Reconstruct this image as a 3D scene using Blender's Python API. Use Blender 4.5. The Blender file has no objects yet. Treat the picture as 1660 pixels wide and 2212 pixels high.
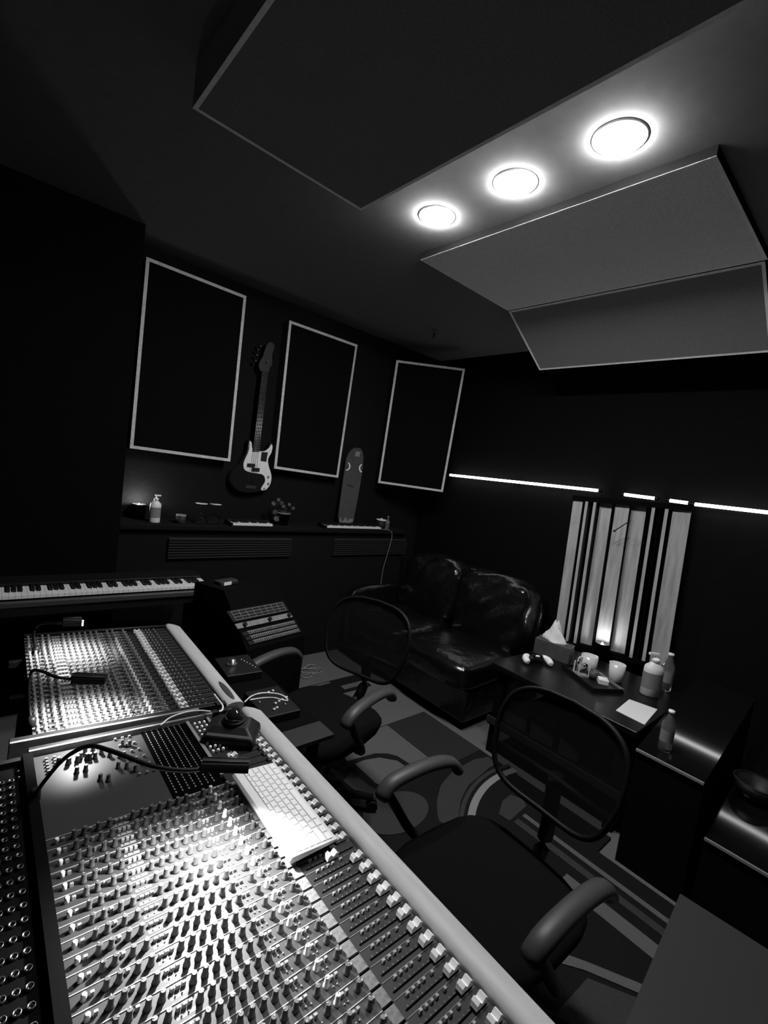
import bpy, math, random
from mathutils import Vector, Matrix
random.seed(7)
S = bpy.context.scene
C = S.collection
# ---------------------------------------------------------------- camera
RIGHT = Vector((0.74931011, -0.64786072, 0.13715264))
DOWN = Vector((0.04407112, -0.15786564, -0.98647665))
FWD = Vector((0.66075116, 0.7452214, -0.08973837))
FPX, CX, CY = 998.4, 830.0, 1106.0
CAM = Vector((0, 0, 1.65))
cd = bpy.data.cameras.new('camera'); cam = bpy.data.objects.new('camera', cd); C.objects.link(cam)
cd.sensor_fit = 'VERTICAL'; cd.sensor_height = 24.0; cd.lens = FPX / 2212 * 24.0; cd.clip_start = 0.02
R3 = Matrix((RIGHT, -DOWN, -FWD)).transposed()
cam.matrix_world = Matrix.Translation(CAM) @ R3.to_4x4()
S.camera = cam
# ---------------------------------------------------------------- world, exposure
w = bpy.data.worlds.new('world'); S.world = w; w.use_nodes = True
w.node_tree.nodes['Background'].inputs[0].default_value = (0.5, 0.5, 0.5, 1)
w.node_tree.nodes['Background'].inputs[1].default_value = 0.004
S.view_settings.view_transform = 'Standard'; S.view_settings.look = 'None'
S.view_settings.exposure = 0.0; S.view_settings.gamma = 1.0; S.view_settings.use_curve_mapping = False
CEIL_L = 355.0      # radiance of the ceiling lamps
STRIP_L = 10.0       # radiance of the LED tubes
NECK_W = 26.0        # watt of one gooseneck lamp
CANDLE_W = 1.2

# ---------------------------------------------------------------- helpers
def ray(x, y):
    return RIGHT * ((x - CX) / FPX) + DOWN * ((y - CY) / FPX) + FWD
def at(x, y, X=None, Y=None, Z=None):
    r = ray(x, y)
    if X is not None: t = X / r.x
    elif Y is not None: t = Y / r.y
    else: t = (Z - CAM.z) / r.z
    return CAM + r * t

def mat(name, col, rough=0.6, metal=0.0, noise=0.0, scale=30.0, bump=0.0, spec=0.5, alpha=1.0, emit=0.0, trans=0.0, stretch=None, coat=0.0):
    m = bpy.data.materials.new(name); m.use_nodes = True
    nt = m.node_tree; b = nt.nodes['Principled BSDF']
    b.inputs['Base Color'].default_value = (col, col, col, 1)
    b.inputs['Roughness'].default_value = rough; b.inputs['Metallic'].default_value = metal
    b.inputs['Specular IOR Level'].default_value = spec
    b.inputs['Coat Weight'].default_value = coat
    if alpha < 1: b.inputs['Alpha'].default_value = alpha
    if trans: b.inputs['Transmission Weight'].default_value = trans
    if emit:
        b.inputs['Emission Color'].default_value = (1, 1, 1, 1); b.inputs['Emission Strength'].default_value = emit
    if noise or bump:
        tc = nt.nodes.new('ShaderNodeTexCoord'); mp = nt.nodes.new('ShaderNodeMapping'); n = nt.nodes.new('ShaderNodeTexNoise')
        nt.links.new(tc.outputs['Object'], mp.inputs[0]); nt.links.new(mp.outputs[0], n.inputs['Vector'])
        if stretch: mp.inputs['Scale'].default_value = stretch
        n.inputs['Scale'].default_value = scale; n.inputs['Detail'].default_value = 5
        if noise:
            rp = nt.nodes.new('ShaderNodeValToRGB')
            lo, hi = col * (1 - noise), min(1, col * (1 + noise))
            rp.color_ramp.elements[0].position = 0.3; rp.color_ramp.elements[1].position = 0.7
            rp.color_ramp.elements[0].color = (lo, lo, lo, 1); rp.color_ramp.elements[1].color = (hi, hi, hi, 1)
            nt.links.new(n.outputs['Fac'], rp.inputs[0]); nt.links.new(rp.outputs[0], b.inputs['Base Color'])
        if bump:
            bp = nt.nodes.new('ShaderNodeBump'); bp.inputs['Strength'].default_value = bump; bp.inputs['Distance'].default_value = 0.01
            nt.links.new(n.outputs['Fac'], bp.inputs['Height']); nt.links.new(bp.outputs[0], b.inputs['Normal'])
    return m
M = {}
M['wall'] = mat('black wall fabric', 0.006, 0.95, noise=0.25, scale=60, bump=0.2, spec=0.15)
M['wall_right'] = mat('black painted wall', 0.003, 0.9, noise=0.3, scale=40, spec=0.1)
M['ceiling'] = mat('grey ceiling paint', 0.14, 0.95, noise=0.06, scale=20, spec=0.1)
M['floor'] = mat('grey carpet', 0.12, 0.95, noise=0.2, scale=150, bump=0.4, spec=0.1)
M['fabric'] = mat('black acoustic fabric', 0.003, 0.95, noise=0.3, scale=200, bump=0.3, spec=0.08)
M['cloud'] = mat('pale flare-lit cloud fabric', 0.72, 0.95, noise=0.15, scale=150, bump=0.2, spec=0.1)  # tone raised to paint the lens flare glow onto the flat cloud
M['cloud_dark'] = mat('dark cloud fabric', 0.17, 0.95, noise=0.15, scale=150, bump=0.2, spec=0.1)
M['trim'] = mat('pale panel edging', 0.55, 0.7, noise=0.15, scale=40)
M['trim_dim'] = mat('pale cloud edging', 0.8, 0.8, noise=0.1, scale=40, spec=0.1)
M['trim_side'] = mat('grey panel side fabric', 0.03, 0.9, noise=0.2, scale=60, spec=0.1)
M['cloud_side'] = mat('dark cloud side fabric', 0.007, 0.95, spec=0.05)
M['white'] = mat('white plastic', 0.88, 0.4)
M['offwhite'] = mat('off white plastic', 0.75, 0.45, noise=0.08, scale=30)
M['paper'] = mat('white paper', 0.72, 0.8)
M['grey'] = mat('mid grey plastic', 0.2, 0.5)
M['cabtop'] = mat('grey cabinet laminate', 0.022, 0.6, spec=0.2)
M['black'] = mat('black plastic', 0.007, 0.5, spec=0.3)
M['gloss'] = mat('gloss black lacquer', 0.012, 0.12, coat=0.3)
M['satin'] = mat('satin black lacquer', 0.004, 0.3, spec=0.35)
M['lacquer'] = mat('polished black lacquer', 0.004, 0.07, spec=0.5)
M['matt'] = mat('matt black', 0.003, 0.95, spec=0.05)
M['rubber'] = mat('black rubber', 0.005, 0.6, spec=0.25)
M['panel'] = mat('console grey enamel', 0.031, 0.5, noise=0.05, scale=25, spec=0.15)
M['panel_dark'] = mat('console dark enamel', 0.014, 0.55, spec=0.2)
M['scribble'] = mat('scribble strip tape', 0.13, 0.7, noise=0.35, scale=120, spec=0.2)
M['slot'] = mat('fader slot black', 0.001, 0.9, spec=0.02)
M['line'] = mat('printed pale line', 0.32, 0.5)
M['knob'] = mat('charcoal knob plastic', 0.06, 0.4, spec=0.35)
M['knob_far'] = mat('lamp-lit knob plastic', 0.15, 0.4, spec=0.35)  # paler copy of the knob plastic, lamp light put into the colour
M['cap_white'] = mat('button plastic', 0.22, 0.45)
M['knobw'] = mat('pale knob plastic', 0.6, 0.35)
M['steel'] = mat('steel', 0.55, 0.28, metal=1.0)
M['dsteel'] = mat('dark steel', 0.15, 0.35, metal=1.0)
M['bar'] = mat('pale wooden armrest', 0.45, 0.5, noise=0.1, scale=14, stretch=(6, 0.6, 6), spec=0.3)
M['wood'] = mat('diffuser pine', 0.36, 0.55, noise=0.22, scale=9, stretch=(5, 5, 0.5))
M['leather'] = mat('black leather', 0.004, 0.24, noise=0.2, scale=11, bump=1.0, spec=0.8)
M['chair'] = mat('black chair cloth', 0.004, 0.95, noise=0.2, scale=300, bump=0.2, spec=0.08)
M['mesh'] = mat('black chair mesh', 0.005, 0.9, alpha=0.72, noise=0.3, scale=400, spec=0.1)
M['arm'] = mat('chair armrest plastic', 0.045, 0.5, spec=0.4)
M['frame'] = mat('black chair frame', 0.005, 0.5, spec=0.15)
M['rug_dark'] = mat('dark rug pile', 0.012, 1.0, noise=0.3, scale=260, bump=0.5, spec=0.05)
M['rug_mid'] = mat('grey rug pile', 0.10, 1.0, noise=0.15, scale=260, bump=0.5)
M['rug_low'] = mat('slate rug pile', 0.045, 1.0, noise=0.2, scale=260, bump=0.5, spec=0.05)
M['rug_shade'] = mat('rug pile with painted shade', 0.028, 1.0, noise=0.2, scale=260, bump=0.5, spec=0.05)  # pile tone for the painted floor shade
M['rug_light'] = mat('pale rug pile', 0.24, 1.0, noise=0.12, scale=260, bump=0.5)
M['glass'] = mat('clear glass', 0.9, 0.03, trans=1.0)
M['water'] = mat('clear plastic bottle', 0.8, 0.08, trans=0.9)
M['bulb'] = mat('lamp bulb', 1.0, 0.5, emit=12.0)
M['lens'] = mat('ceiling lamp lens', 1.0, 0.5, emit=CEIL_L)
M['tube'] = mat('LED tube', 1.0, 0.5, emit=STRIP_L)
M['flame'] = mat('candle flame', 1.0, 0.5, emit=25.0)
M['wax'] = mat('candle wax', 0.6, 0.5)
M['leaf'] = mat('dark leaf', 0.05, 0.6)
M['mug'] = mat('white glazed mug', 0.6, 0.2)
M['board'] = mat('skateboard deck', 0.055, 0.5, noise=0.15, scale=20)
M['tissue'] = mat('tissue', 0.75, 0.9)
M['box'] = mat('grey tissue box', 0.06, 0.6, noise=0.2, scale=30)
M['keyw'] = mat('white piano key', 0.75, 0.3)
M['alu'] = mat('white keyboard shell', 0.72, 0.35)
M['cable'] = mat('white cable', 0.75, 0.5)
M['gcable'] = mat('pale grey cable', 0.3, 0.6)
M['silver'] = mat('grey rack face', 0.2, 0.45, noise=0.2, scale=30)

class MB:
    def __init__(s): s.v = []; s.f = []; s.m = []; s.sm = []
    def add(s, vs, fs, m=0, smooth=False, T=None):
        o = len(s.v)
        for v in vs:
            v = Vector(v); s.v.append(T @ v if T is not None else v)
        for f in fs: s.f.append([o + i for i in f]); s.m.append(m); s.sm.append(smooth)
        return s
    def box(s, x0, x1, y0, y1, z0, z1, m=0, T=None, c=0.0):
        if c <= 0:
            vs = [(x, y, z) for z in (z0, z1) for y in (y0, y1) for x in (x0, x1)]
            fs = [(0, 2, 3, 1), (4, 5, 7, 6), (0, 1, 5, 4), (2, 6, 7, 3), (0, 4, 6, 2), (1, 3, 7, 5)]
            return s.add(vs, fs, m, False, T)
        # chamfered on top and vertical edges
        p = [(x0 + c, y0), (x1 - c, y0), (x1, y0 + c), (x1, y1 - c), (x1 - c, y1), (x0 + c, y1), (x0, y1 - c), (x0, y0 + c)]
        q = [(x0 + 2 * c, y0 + c), (x1 - 2 * c, y0 + c), (x1 - c, y0 + 2 * c), (x1 - c, y1 - 2 * c), (x1 - 2 * c, y1 - c), (x0 + 2 * c, y1 - c), (x0 + c, y1 - 2 * c), (x0 + c, y0 + 2 * c)]
        vs = [(a, b, z0) for a, b in p] + [(a, b, z1 - c) for a, b in p] + [(a, b, z1) for a, b in q]
        fs = [tuple(range(7, -1, -1)), tuple(range(16, 24))]
        for k in (0, 8):
            fs += [(k + i, k + (i + 1) % 8, k + 8 + (i + 1) % 8, k + 8 + i) for i in range(8)]
        return s.add(vs, fs, m, False, T)
    def loft(s, rings, m=0, smooth=True, cap=True, closed=False, T=None):
        n = len(rings[0]); vs = [p for r in rings for p in r]; fs = []
        K = len(rings)
        for k in range(K if closed else K - 1):
            a, b = k * n, ((k + 1) % K) * n
            fs += [(a + i, a + (i + 1) % n, b + (i + 1) % n, b + i) for i in range(n)]
        s.add(vs, fs, m, smooth, T)
        if cap and not closed:
            o = len(s.v) - len(vs)
            s.f.append([o + i for i in range(n - 1, -1, -1)]); s.m.append(m); s.sm.append(False)
            s.f.append([o + (K - 1) * n + i for i in range(n)]); s.m.append(m); s.sm.append(False)
        return s
    def lathe(s, prof, n=16, c=(0, 0, 0), m=0, smooth=True, T=None, sx=1, sy=1, cap=True):
        rings = [[(c[0] + sx * r * math.cos(2 * math.pi * i / n), c[1] + sy * r * math.sin(2 * math.pi * i / n), c[2] + z) for i in range(n)] for r, z in prof]
        return s.loft(rings, m, smooth, cap, False, T)
    def tube(s, pts, r, n=8, m=0, closed=False, smooth=True, flat=1.0, up=None):
        P = [Vector(p) for p in pts]; K = len(P); rings = []
        ref = Vector(up) if up else Vector((0, 0, 1))
        for i in range(K):
            a = P[(i - 1) % K] if (closed or i) else P[i]; b = P[(i + 1) % K] if (closed or i < K - 1) else P[i]
            t = (b - a).normalized()
            rf = ref if abs(t.dot(ref)) < 0.97 else Vector((1, 0, 0))
            x = t.cross(rf).normalized(); y = x.cross(t).normalized()
            rr = r[i] if isinstance(r, (list, tuple)) else r
            rings.append([P[i] + x * rr * math.cos(2 * math.pi * j / n) + y * rr * flat * math.sin(2 * math.pi * j / n) for j in range(n)])
        return s.loft(rings, m, smooth, True, closed)
    def prism(s, poly, d, m=0, smooth=False):
        # poly: list of 3D points of the front outline, d: offset vector to the back
        d = Vector(d); P = [Vector(p) for p in poly]; n = len(P)
        vs = P + [p + d for p in P]
        fs = [tuple(range(n)), tuple(range(2 * n - 1, n - 1, -1))] + [(i, n + i, n + (i + 1) % n, (i + 1) % n) for i in range(n)]
        return s.add(vs, fs, m, smooth)
    def sphere(s, c, r, n=14, m=0, sx=1, sy=1, sz=1, k=8):
        prof = [(max(1e-4, r * math.sin(math.pi * i / k)), -r * sz * math.cos(math.pi * i / k)) for i in range(k + 1)]
        return s.lathe(prof, n, c, m, True, None, sx, sy)
    def mesh(s, name, mats):
        me = bpy.data.meshes.new(name)
        me.from_pydata([tuple(v) for v in s.v], [], s.f)
        for mm in (mats if isinstance(mats, (list, tuple)) else [mats]): me.materials.append(M[mm])
        me.polygons.foreach_set('material_index', s.m); me.polygons.foreach_set('use_smooth', s.sm)
        me.update(); return me
    def build(s, name, mats, parent=None, origin=None, bevel=0.0, label=None):
        if origin is not None:
            o = Vector(origin); s.v = [v - o for v in s.v]
        return obj(name, s.mesh(name, mats), parent, bevel, label)
def obj(name, me, parent=None, bevel=0.0, label=None, loc=None):
    o = bpy.data.objects.new(name, me); C.objects.link(o)
    if parent: o.parent = parent
    if loc is not None: o.location = loc
    if bevel:
        b = o.modifiers.new('bevel', 'BEVEL'); b.width = bevel; b.segments = 3; b.limit_method = 'ANGLE'; b.angle_limit = 0.6
    if label: o['label'] = label
    return o
def tag(o, label, cat, group=None, kind=None):
    if label: o['label'] = label
    if cat: o['category'] = cat
    if group: o['group'] = group
    if kind: o['kind'] = kind
    return o
def thing(name, label, cat, loc=(0, 0, 0), rotz=0.0, group=None):
    o = bpy.data.objects.new(name, None); C.objects.link(o); o.location = loc; o.rotation_euler = (0, 0, rotz)
    o.empty_display_size = 0.05
    return tag(o, label, cat, group)
def copy_tree(o, parent=None):
    c = o.copy(); C.objects.link(c); c.parent = parent
    for ch in o.children: copy_tree(ch, c)
    return c
def struct(name, mb, mats, parent=None, label=None, bevel=0):
    o = mb.build(name, mats, parent, bevel=bevel, label=label)
    if not parent: o['kind'] = 'structure'
    return o
def point_light(name, loc, watt, radius, parent=None, spot=None, aim=None):
    l = bpy.data.lights.new(name, 'SPOT' if spot else 'POINT'); l.energy = watt; l.shadow_soft_size = radius
    o = bpy.data.objects.new(name, l); C.objects.link(o); o.location = loc
    if spot:
        l.spot_size = math.radians(spot); l.spot_blend = 0.45
        o.rotation_euler = Vector(aim).to_track_quat('-Z', 'Y').to_euler()
    if parent: o.parent = parent
    return o
def arc(pts, n=6):
    # Catmull-Rom through points
    P = [Vector(p) for p in pts]; out = []
    for i in range(len(P) - 1):
        a = P[max(i - 1, 0)]; b = P[i]; c = P[i + 1]; d = P[min(i + 2, len(P) - 1)]
        for k in range(n):
            t = k / n
            out.append(0.5 * ((2 * b) + (c - a) * t + (2 * a - 5 * b + 4 * c - d) * t * t + (3 * b - a - 3 * c + d) * t ** 3))
    out.append(P[-1]); return out

# ================================================================ room shell
XL, XR, YB, YF, ZC = -1.6, 3.56, 3.46, -2.2, 2.85
struct('floor', MB().box(XL, XR, YF, YB, -0.1, 0), 'floor')
struct('ceiling', MB().box(XL, XR, YF, YB, ZC, ZC + 0.1), 'ceiling')
struct('wall_back', MB().box(XL, XR + 0.1, YB, YB + 0.1, 0, ZC), 'wall')
struct('wall_right', MB().box(XR, XR + 0.1, YF, YB, 0, ZC), 'wall_right')
struct('wall_left', MB().box(XL - 0.1, XL, YF, YB, 0, ZC), 'wall')
struct('wall_front', MB().box(XL, XR, YF - 0.1, YF, 0, ZC), 'wall')
struct('wall_pier', MB().box(XL, 0.655, 3.12, YB, 0, ZC), 'matt', label='black pier closing the left end of the back wall')
# low duct cover with shelf in front of the back wall
du = thing('shelf_unit', 'long black wall shelf with two louvred vents under the hanging panels', 'shelf', (1.9, 3.3, 0))
MB().box(0.66, 3.12, 3.14, YB, 1.07, 1.10).build('shelf_board', 'wall', du, (1.9, 3.3, 0), bevel=0.004)
MB().box(0.66, 3.12, 3.18, YB, 0.0, 1.07).build('front_panel', 'wall', du, (1.9, 3.3, 0))
M['louvre'] = mat('grey louvre slat', 0.02, 0.6, spec=0.2)
sl = MB().box(-0.46, 0.46, -0.012, 0.012, -0.004, 0.004).mesh('louvre_slat', 'louvre')
for xc, wd in ((1.42, 0.92), (2.72, 0.86)):
    for k in range(8):
        o = obj('louvre_slat', sl, du, loc=(xc - 1.9, 3.168 - 3.3, 1.005 - k * 0.018))
        o.scale = (wd / 0.92, 1, 1); o.rotation_euler = (0.5, 0, 0)

# ================================================================ acoustic panels
def slab(name, label, corners, depth, group, trim=0.02, cat='acoustic panel'):
    """corners: TL TR BR BL of the front face; depth: vector to the back"""
    TL, TR, BR, BL = [Vector(c) for c in corners]; d = Vector(depth)
    base = (BL + BR) / 2 + d
    t = thing(name, label, cat, base, 0, group)
    u = (TR - TL).normalized(); v = (BL - TL).normalized(); n = -d.normalized()
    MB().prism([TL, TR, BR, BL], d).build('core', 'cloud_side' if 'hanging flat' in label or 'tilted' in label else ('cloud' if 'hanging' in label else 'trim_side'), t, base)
    th = 0.0006 if 'hanging' in label else 0.006
    i0 = TL + u * trim + v * trim; i1 = TR - u * trim + v * trim; i2 = BR - u * trim - v * trim; i3 = BL + u * trim - v * trim
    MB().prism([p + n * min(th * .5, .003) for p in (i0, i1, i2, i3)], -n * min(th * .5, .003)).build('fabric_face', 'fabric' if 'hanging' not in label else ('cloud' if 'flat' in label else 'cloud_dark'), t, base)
    for a, b, c2, d2 in ((TL, TR, i1, i0), (TR, BR, i2, i1), (BR, BL, i3, i2), (BL, TL, i0, i3)):
        MB().prism([p + n * th for p in (a, b, c2, d2)], -n * th).build('edge_trim', 'trim_dim' if 'hanging' in label else 'trim', t, base)
    return t
G = 'wall panels with pale edging'
Y1 = YB - 0.10
slab('acoustic_panel', 'large black acoustic panel left of the bass guitar', [at(316, 555, Y=Y1), at(532, 640, Y=Y1), at(497, 997, Y=Y1), at(280, 968, Y=Y1)], (0, 0.098, 0), G)
slab('acoustic_panel', 'black acoustic panel between the bass guitar and the skateboard', [at(625, 692, Y=Y1), at(772, 745, Y=Y1), at(730, 1032, Y=Y1), at(592, 1012, Y=Y1)], (0, 0.098, 0), G)
r3 = [at(857, 778, Y=3.30), at(1005, 797, X=3.30), at(957, 1063, X=3.30), at(817, 1043, Y=3.30)]
dd = Vector((0.62, 0.78, 0)) * 0.08
pc3 = slab('acoustic_panel', 'black acoustic panel set across the corner above the sofa', r3, dd, G)
for zz in (1.75, 2.5):
    MB().box(3.2, XR - .002, 3.3, 3.34, zz, zz + .03).build('wall_bracket', 'matt', pc3, pc3.location)
# ceiling clouds
GC = 'ceiling cloud panels'
h1, h2 = 1.06, 1.165
z1, z2 = CAM.z + h1, CAM.z + h2
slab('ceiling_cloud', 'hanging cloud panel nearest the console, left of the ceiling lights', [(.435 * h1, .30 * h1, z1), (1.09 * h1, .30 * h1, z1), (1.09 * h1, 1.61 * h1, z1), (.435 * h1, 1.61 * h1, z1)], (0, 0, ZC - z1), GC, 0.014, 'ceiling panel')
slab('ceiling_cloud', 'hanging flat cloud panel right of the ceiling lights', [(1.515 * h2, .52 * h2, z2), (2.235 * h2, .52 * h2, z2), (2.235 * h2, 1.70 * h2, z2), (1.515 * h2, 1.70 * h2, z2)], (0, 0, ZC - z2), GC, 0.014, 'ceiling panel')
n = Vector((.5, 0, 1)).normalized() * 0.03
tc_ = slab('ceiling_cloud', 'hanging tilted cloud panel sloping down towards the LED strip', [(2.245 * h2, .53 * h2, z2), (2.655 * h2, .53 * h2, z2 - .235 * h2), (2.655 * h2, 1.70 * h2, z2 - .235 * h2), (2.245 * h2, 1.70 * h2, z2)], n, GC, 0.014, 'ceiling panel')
for y in (.6 * h2, 1.62 * h2):
    MB().tube([(2.655 * h2, y, z2 - .23 * h2), (2.655 * h2, y, ZC)], .003, 6).build('hanger', 'black', tc_, tc_.location)
# ---------------------------------------------------------------- ceiling lamps
for k, (px, py) in enumerate(((1340, 298), (1114, 395), (944, 467))):
    p = at(px, py, Z=ZC); p.z = ZC
    t = thing('ceiling_light', ('nearest', 'middle', 'farthest')[k] + ' of the three round ceiling lights in a row', 'ceiling light', p, 0, 'round ceiling lights')
    MB().lathe([(0.0705, 0), (0.088, 0), (0.088, -0.002), (0.080, -0.005), (0.0705, -0.005)], 40).build('rim', 'offwhite', t)
    MB().lathe([(0.070, 0), (0.070, -0.013), (0.066, -0.018), (0.05, -0.022), (0.02, -0.024), (0.001, -0.0245)], 40).build('lens', 'lens', t)  # domed proud of the ceiling, shaped to spread a glow across it
# sprinkler head on the ceiling
p = at(940, 712, Z=ZC); p.z = ZC
t = thing('sprinkler_head', 'small pendant sprinkler on the ceiling above the corner panel', 'sprinkler', p)
MB().lathe([(0.022, 0), (0.022, -0.004), (0.009, -0.01), (0.009, -0.05), (0.012, -0.055), (0.012, -0.062)], 16).build('body', 'dsteel', t)
MB().lathe([(0.003, -0.062), (0.003, -0.085), (0.018, -0.088), (0.018, -0.091), (0.001, -0.092)], 16).build('deflector', 'steel', t)

# ================================================================ LED strip and diffuser
def tube_seg(a, b, label):
    A = at(*a, X=3.50); B = at(*b, X=3.50) if isinstance(b, tuple) else b; mid = (A + B) / 2
    t = thing('led_tube', label, 'LED light', mid, 0, 'LED tubes along the right wall')
    MB().tube([A, B], 0.011, 10).build('tube', 'tube', t, mid)
    for q, s_ in ((A, 1), (B, -1)):
        dr = (B - A).normalized() * s_
        MB().tube([q - dr * 0.016, q + dr * 0.006], 0.0135, 10).build('end_cap', 'black', t, mid)
    MB().box(3.505, XR, mid.y - 0.03, mid.y + 0.03, mid.z - 0.008, mid.z + 0.008).build('clip', 'black', t, mid)
tube_seg((972, 1026), (1296, 1060), 'long LED tube running from the corner panel to the diffuser')
tube_seg((1348, 1068), (1418, 1077), 'short middle LED tube above the wooden diffuser')
tube_seg((1446, 1081), (1490, 1087), 'shortest LED tube above the right edge of the diffuser')
tube_seg((1500, 1089), Vector((3.5, -1.2, at(1640, 1105, X=3.5).z + .03)), 'LED tube running out of the picture on the right')
# diffuser
DTL, DTR, DBL, DBR = at(1238, 1080, X=3.28), at(1495, 1105, X=3.46), at(1197, 1378, X=3.28), at(1440, 1440, X=3.46)
U = ((DTR - DTL) + (DBR - DBL)) / 2; V = ((DBL - DTL) + (DBR - DTR)) / 2
O = (DTL + DTR + DBL + DBR) / 4 - U / 2 - V / 2
Nn = U.cross(V).normalized()
if Nn.dot(-FWD) < 0: Nn = -Nn          # faces the room
base = O + U / 2 + V - Nn * 0.05
t = thing('diffuser', 'wooden slat sound diffuser standing on the table below the LED tubes', 'diffuser', base)
def dbox(u0, u1, v0, v1, d0, d1):
    mb = MB(); P = []
    for d in (d0, d1):
        for v in (v0, v1):
            for u in (u0, u1): P.append(O + U * u + V * v + Nn * d)
    fs = [(0, 2, 3, 1), (4, 5, 7, 6), (0, 1, 5, 4), (2, 6, 7, 3), (0, 4, 6, 2), (1, 3, 7, 5)]
    return mb.add(P, fs)
dbox(0, 1, 0.0, 1.0, -0.10, -0.088).build('back_board', 'matt', t, base)
dbox(-0.01, 1.01, -0.035, 0.0, -0.10, 0.0).build('top_rail', 'matt', t, base)
dbox(-0.01, 1.01, 1.0, 1.03, -0.10, 0.0).build('bottom_rail', 'matt', t, base)
boards = [(0, .09, -.01), (.118, .143, 0), (.193, .220, 0), (.242, .352, -.05), (.385, .508, -.03), (.522, .648, -.05), (.695, .722, 0), (.80, .828, 0), (.86, 1.0, -.02)]
for u0, u1, d in boards:
    dbox(u0, u1, 0, 1, -0.088, d).build('slat', 'wood', t, base)
for u in (.10, .165, .235, .368, .515, .668, .76, .845):
    dbox(u, u + .006, 0, 1, -0.088, -0.002).build('divider', 'matt', t, base)
# small black pin hanging over the slats
pa, pb = at(1328, 1147, X=3.27), at(1362, 1125, X=3.27)
pn = MB().tube([pa, pb], 0.0035, 6); pn.sphere(pa, 0.008)
pn.build('hanging_pin', 'black', t, base)

# ================================================================ bass guitar on the wall
YG = YB - 0.075
gp = lambda zx, zy, y=YG: at(480 + zx / 5.8215, 700 + zy / 5.8215, Y=y)
gb = gp(380, 2105) + Vector((0, 0.04, 0))
t = thing('bass_guitar', 'dark electric bass guitar with white pickguard hanging between two panels', 'bass guitar', gb)
body = [(335, 1465), (325, 1560), (275, 1680), (215, 1765), (150, 1825), (108, 1905), (120, 2000), (190, 2085), (300, 2118), (430, 2108), (540, 2085), (612, 1995), (630, 1885), (597, 1785), (583, 1695), (605, 1620), (643, 1560), (635, 1508), (610, 1503), (580, 1565), (540, 1598), (480, 1605), (385, 1590), (372, 1480)]
def smooth_poly(pl, n=3):
    P = [Vector((a, b, 0)) for a, b in pl]; K = len(P); out = []
    for i in range(K):
        a, b, c, d = P[i - 1], P[i], P[(i + 1) % K], P[(i + 2) % K]
        for k in range(n):
            tt = k / n
            q = 0.5 * ((2 * b) + (c - a) * tt + (2 * a - 5 * b + 4 * c - d) * tt * tt + (3 * b - a - 3 * c + d) * tt ** 3)
            out.append((q.x, q.y))
    return out
MB().prism([gp(*q) for q in smooth_poly(body)], (0, 0.042, 0)).build('body', 'gloss', t, gb)
guard = [(345, 1478), (372, 1492), (385, 1600), (440, 1602), (480, 1600), (540, 1597), (598, 1550), (615, 1515), (634, 1532), (620, 1620), (577, 1700), (590, 1800), (620, 1900), (612, 2000), (560, 2078), (502, 2092), (492, 2062), (538, 1990), (538, 1930), (500, 1888), (370, 1868), (290, 1838), (270, 1780), (282, 1715), (318, 1640), (345, 1550)]
MB().prism([gp(*q, y=YG - 0.003) for q in smooth_poly(guard, 2)], (0, 0.0029, 0)).build('pickguard', 'offwhite', t, gb)
for q in (((322, 1752), (420, 1758), (416, 1800), (318, 1794)), ((378, 1806), (476, 1812), (472, 1856), (374, 1850))):
    MB().prism([gp(*a, y=YG - 0.013) for a in q], (0, 0.0099, 0)).build('pickup', 'black', t, gb, bevel=0.002)
MB().prism([gp(*a, y=YG - 0.0035) for a in ((497, 1608), (577, 1614), (556, 1733), (484, 1722))], (0, 0.0005, 0)).build('sticker', 'panel_dark', t, gb)
for q, r in (((578, 1920), 0.0075), ((578, 2005), 0.0075), ((527, 2065), 0.005)):
    c = gp(*q, y=YG - 0.003)
    MB().tube([c, c + Vector((0, -0.016, 0))], [r, r * 0.85], 14).build('control_knob', 'grey', t, gb)
MB().prism([gp(*a, y=YG - 0.006) for a in ((302, 2022), (430, 2032), (425, 2075), (297, 2062))], (0, 0.006, 0)).build('bridge', 'dsteel', t, gb)
nk = [(385, 1602), (476, 1604), (585, 600), (505, 590)]
nz = [gp(*q, y=YG - 0.012) for q in nk]
MB().prism(nz, (0, 0.022, 0)).build('neck', 'panel_dark', t, gb, bevel=0.003)
head = [(500, 600), (585, 605), (600, 560), (632, 500), (628, 410), (640, 350), (658, 290), (640, 240), (600, 228), (560, 270), (535, 340), (515, 410), (480, 460), (462, 530)]
MB().prism([gp(*q, y=YG - 0.006) for q in smooth_poly(head)], (0, 0.016, 0)).build('headstock', 'panel', t, gb)
for q in ((455, 395), (470, 330), (500, 280), (440, 470)):
    c = gp(*q, y=YG); MB().tube([c, c + Vector((-0.02, 0, 0))], [0.009, 0.012], 8).build('tuning_peg', 'dsteel', t, gb)
MB().tube([gp(572, 470, y=YG), gp(572, 470, y=YG - 0.03)], 0.006, 8).build('string_post', 'steel', t, gb)
for k in range(4):
    a = gp(395 + k * 22, 1600, y=YG - 0.0135); b = gp(318 + k * 32, 2040, y=YG - 0.0135)
    c = gp(514 + k * 18, 600, y=YG - 0.0135)
    MB().tube([c, a, b], 0.0011, 4).build('string', 'steel', t, gb)
fr = MB()
for k in range(20):
    f_ = 1 - 0.94 ** (k + 1) ; f_ = f_ / (1 - 0.94 ** 20)
    y_ = 600 + f_ * 990
    xl = 505 + (385 - 505) * (y_ - 590) / 1012; xr = 585 + (476 - 585) * (y_ - 600) / 1004
    c = gp(xl + 6, y_, y=YG - 0.0125)
    o = MB().tube([gp(xl + 1, y_, y=YG - 0.0125), gp(xr - 1, y_, y=YG - 0.0125)], 0.0012, 4).build('fret', 'steel', t, gb)
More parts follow.
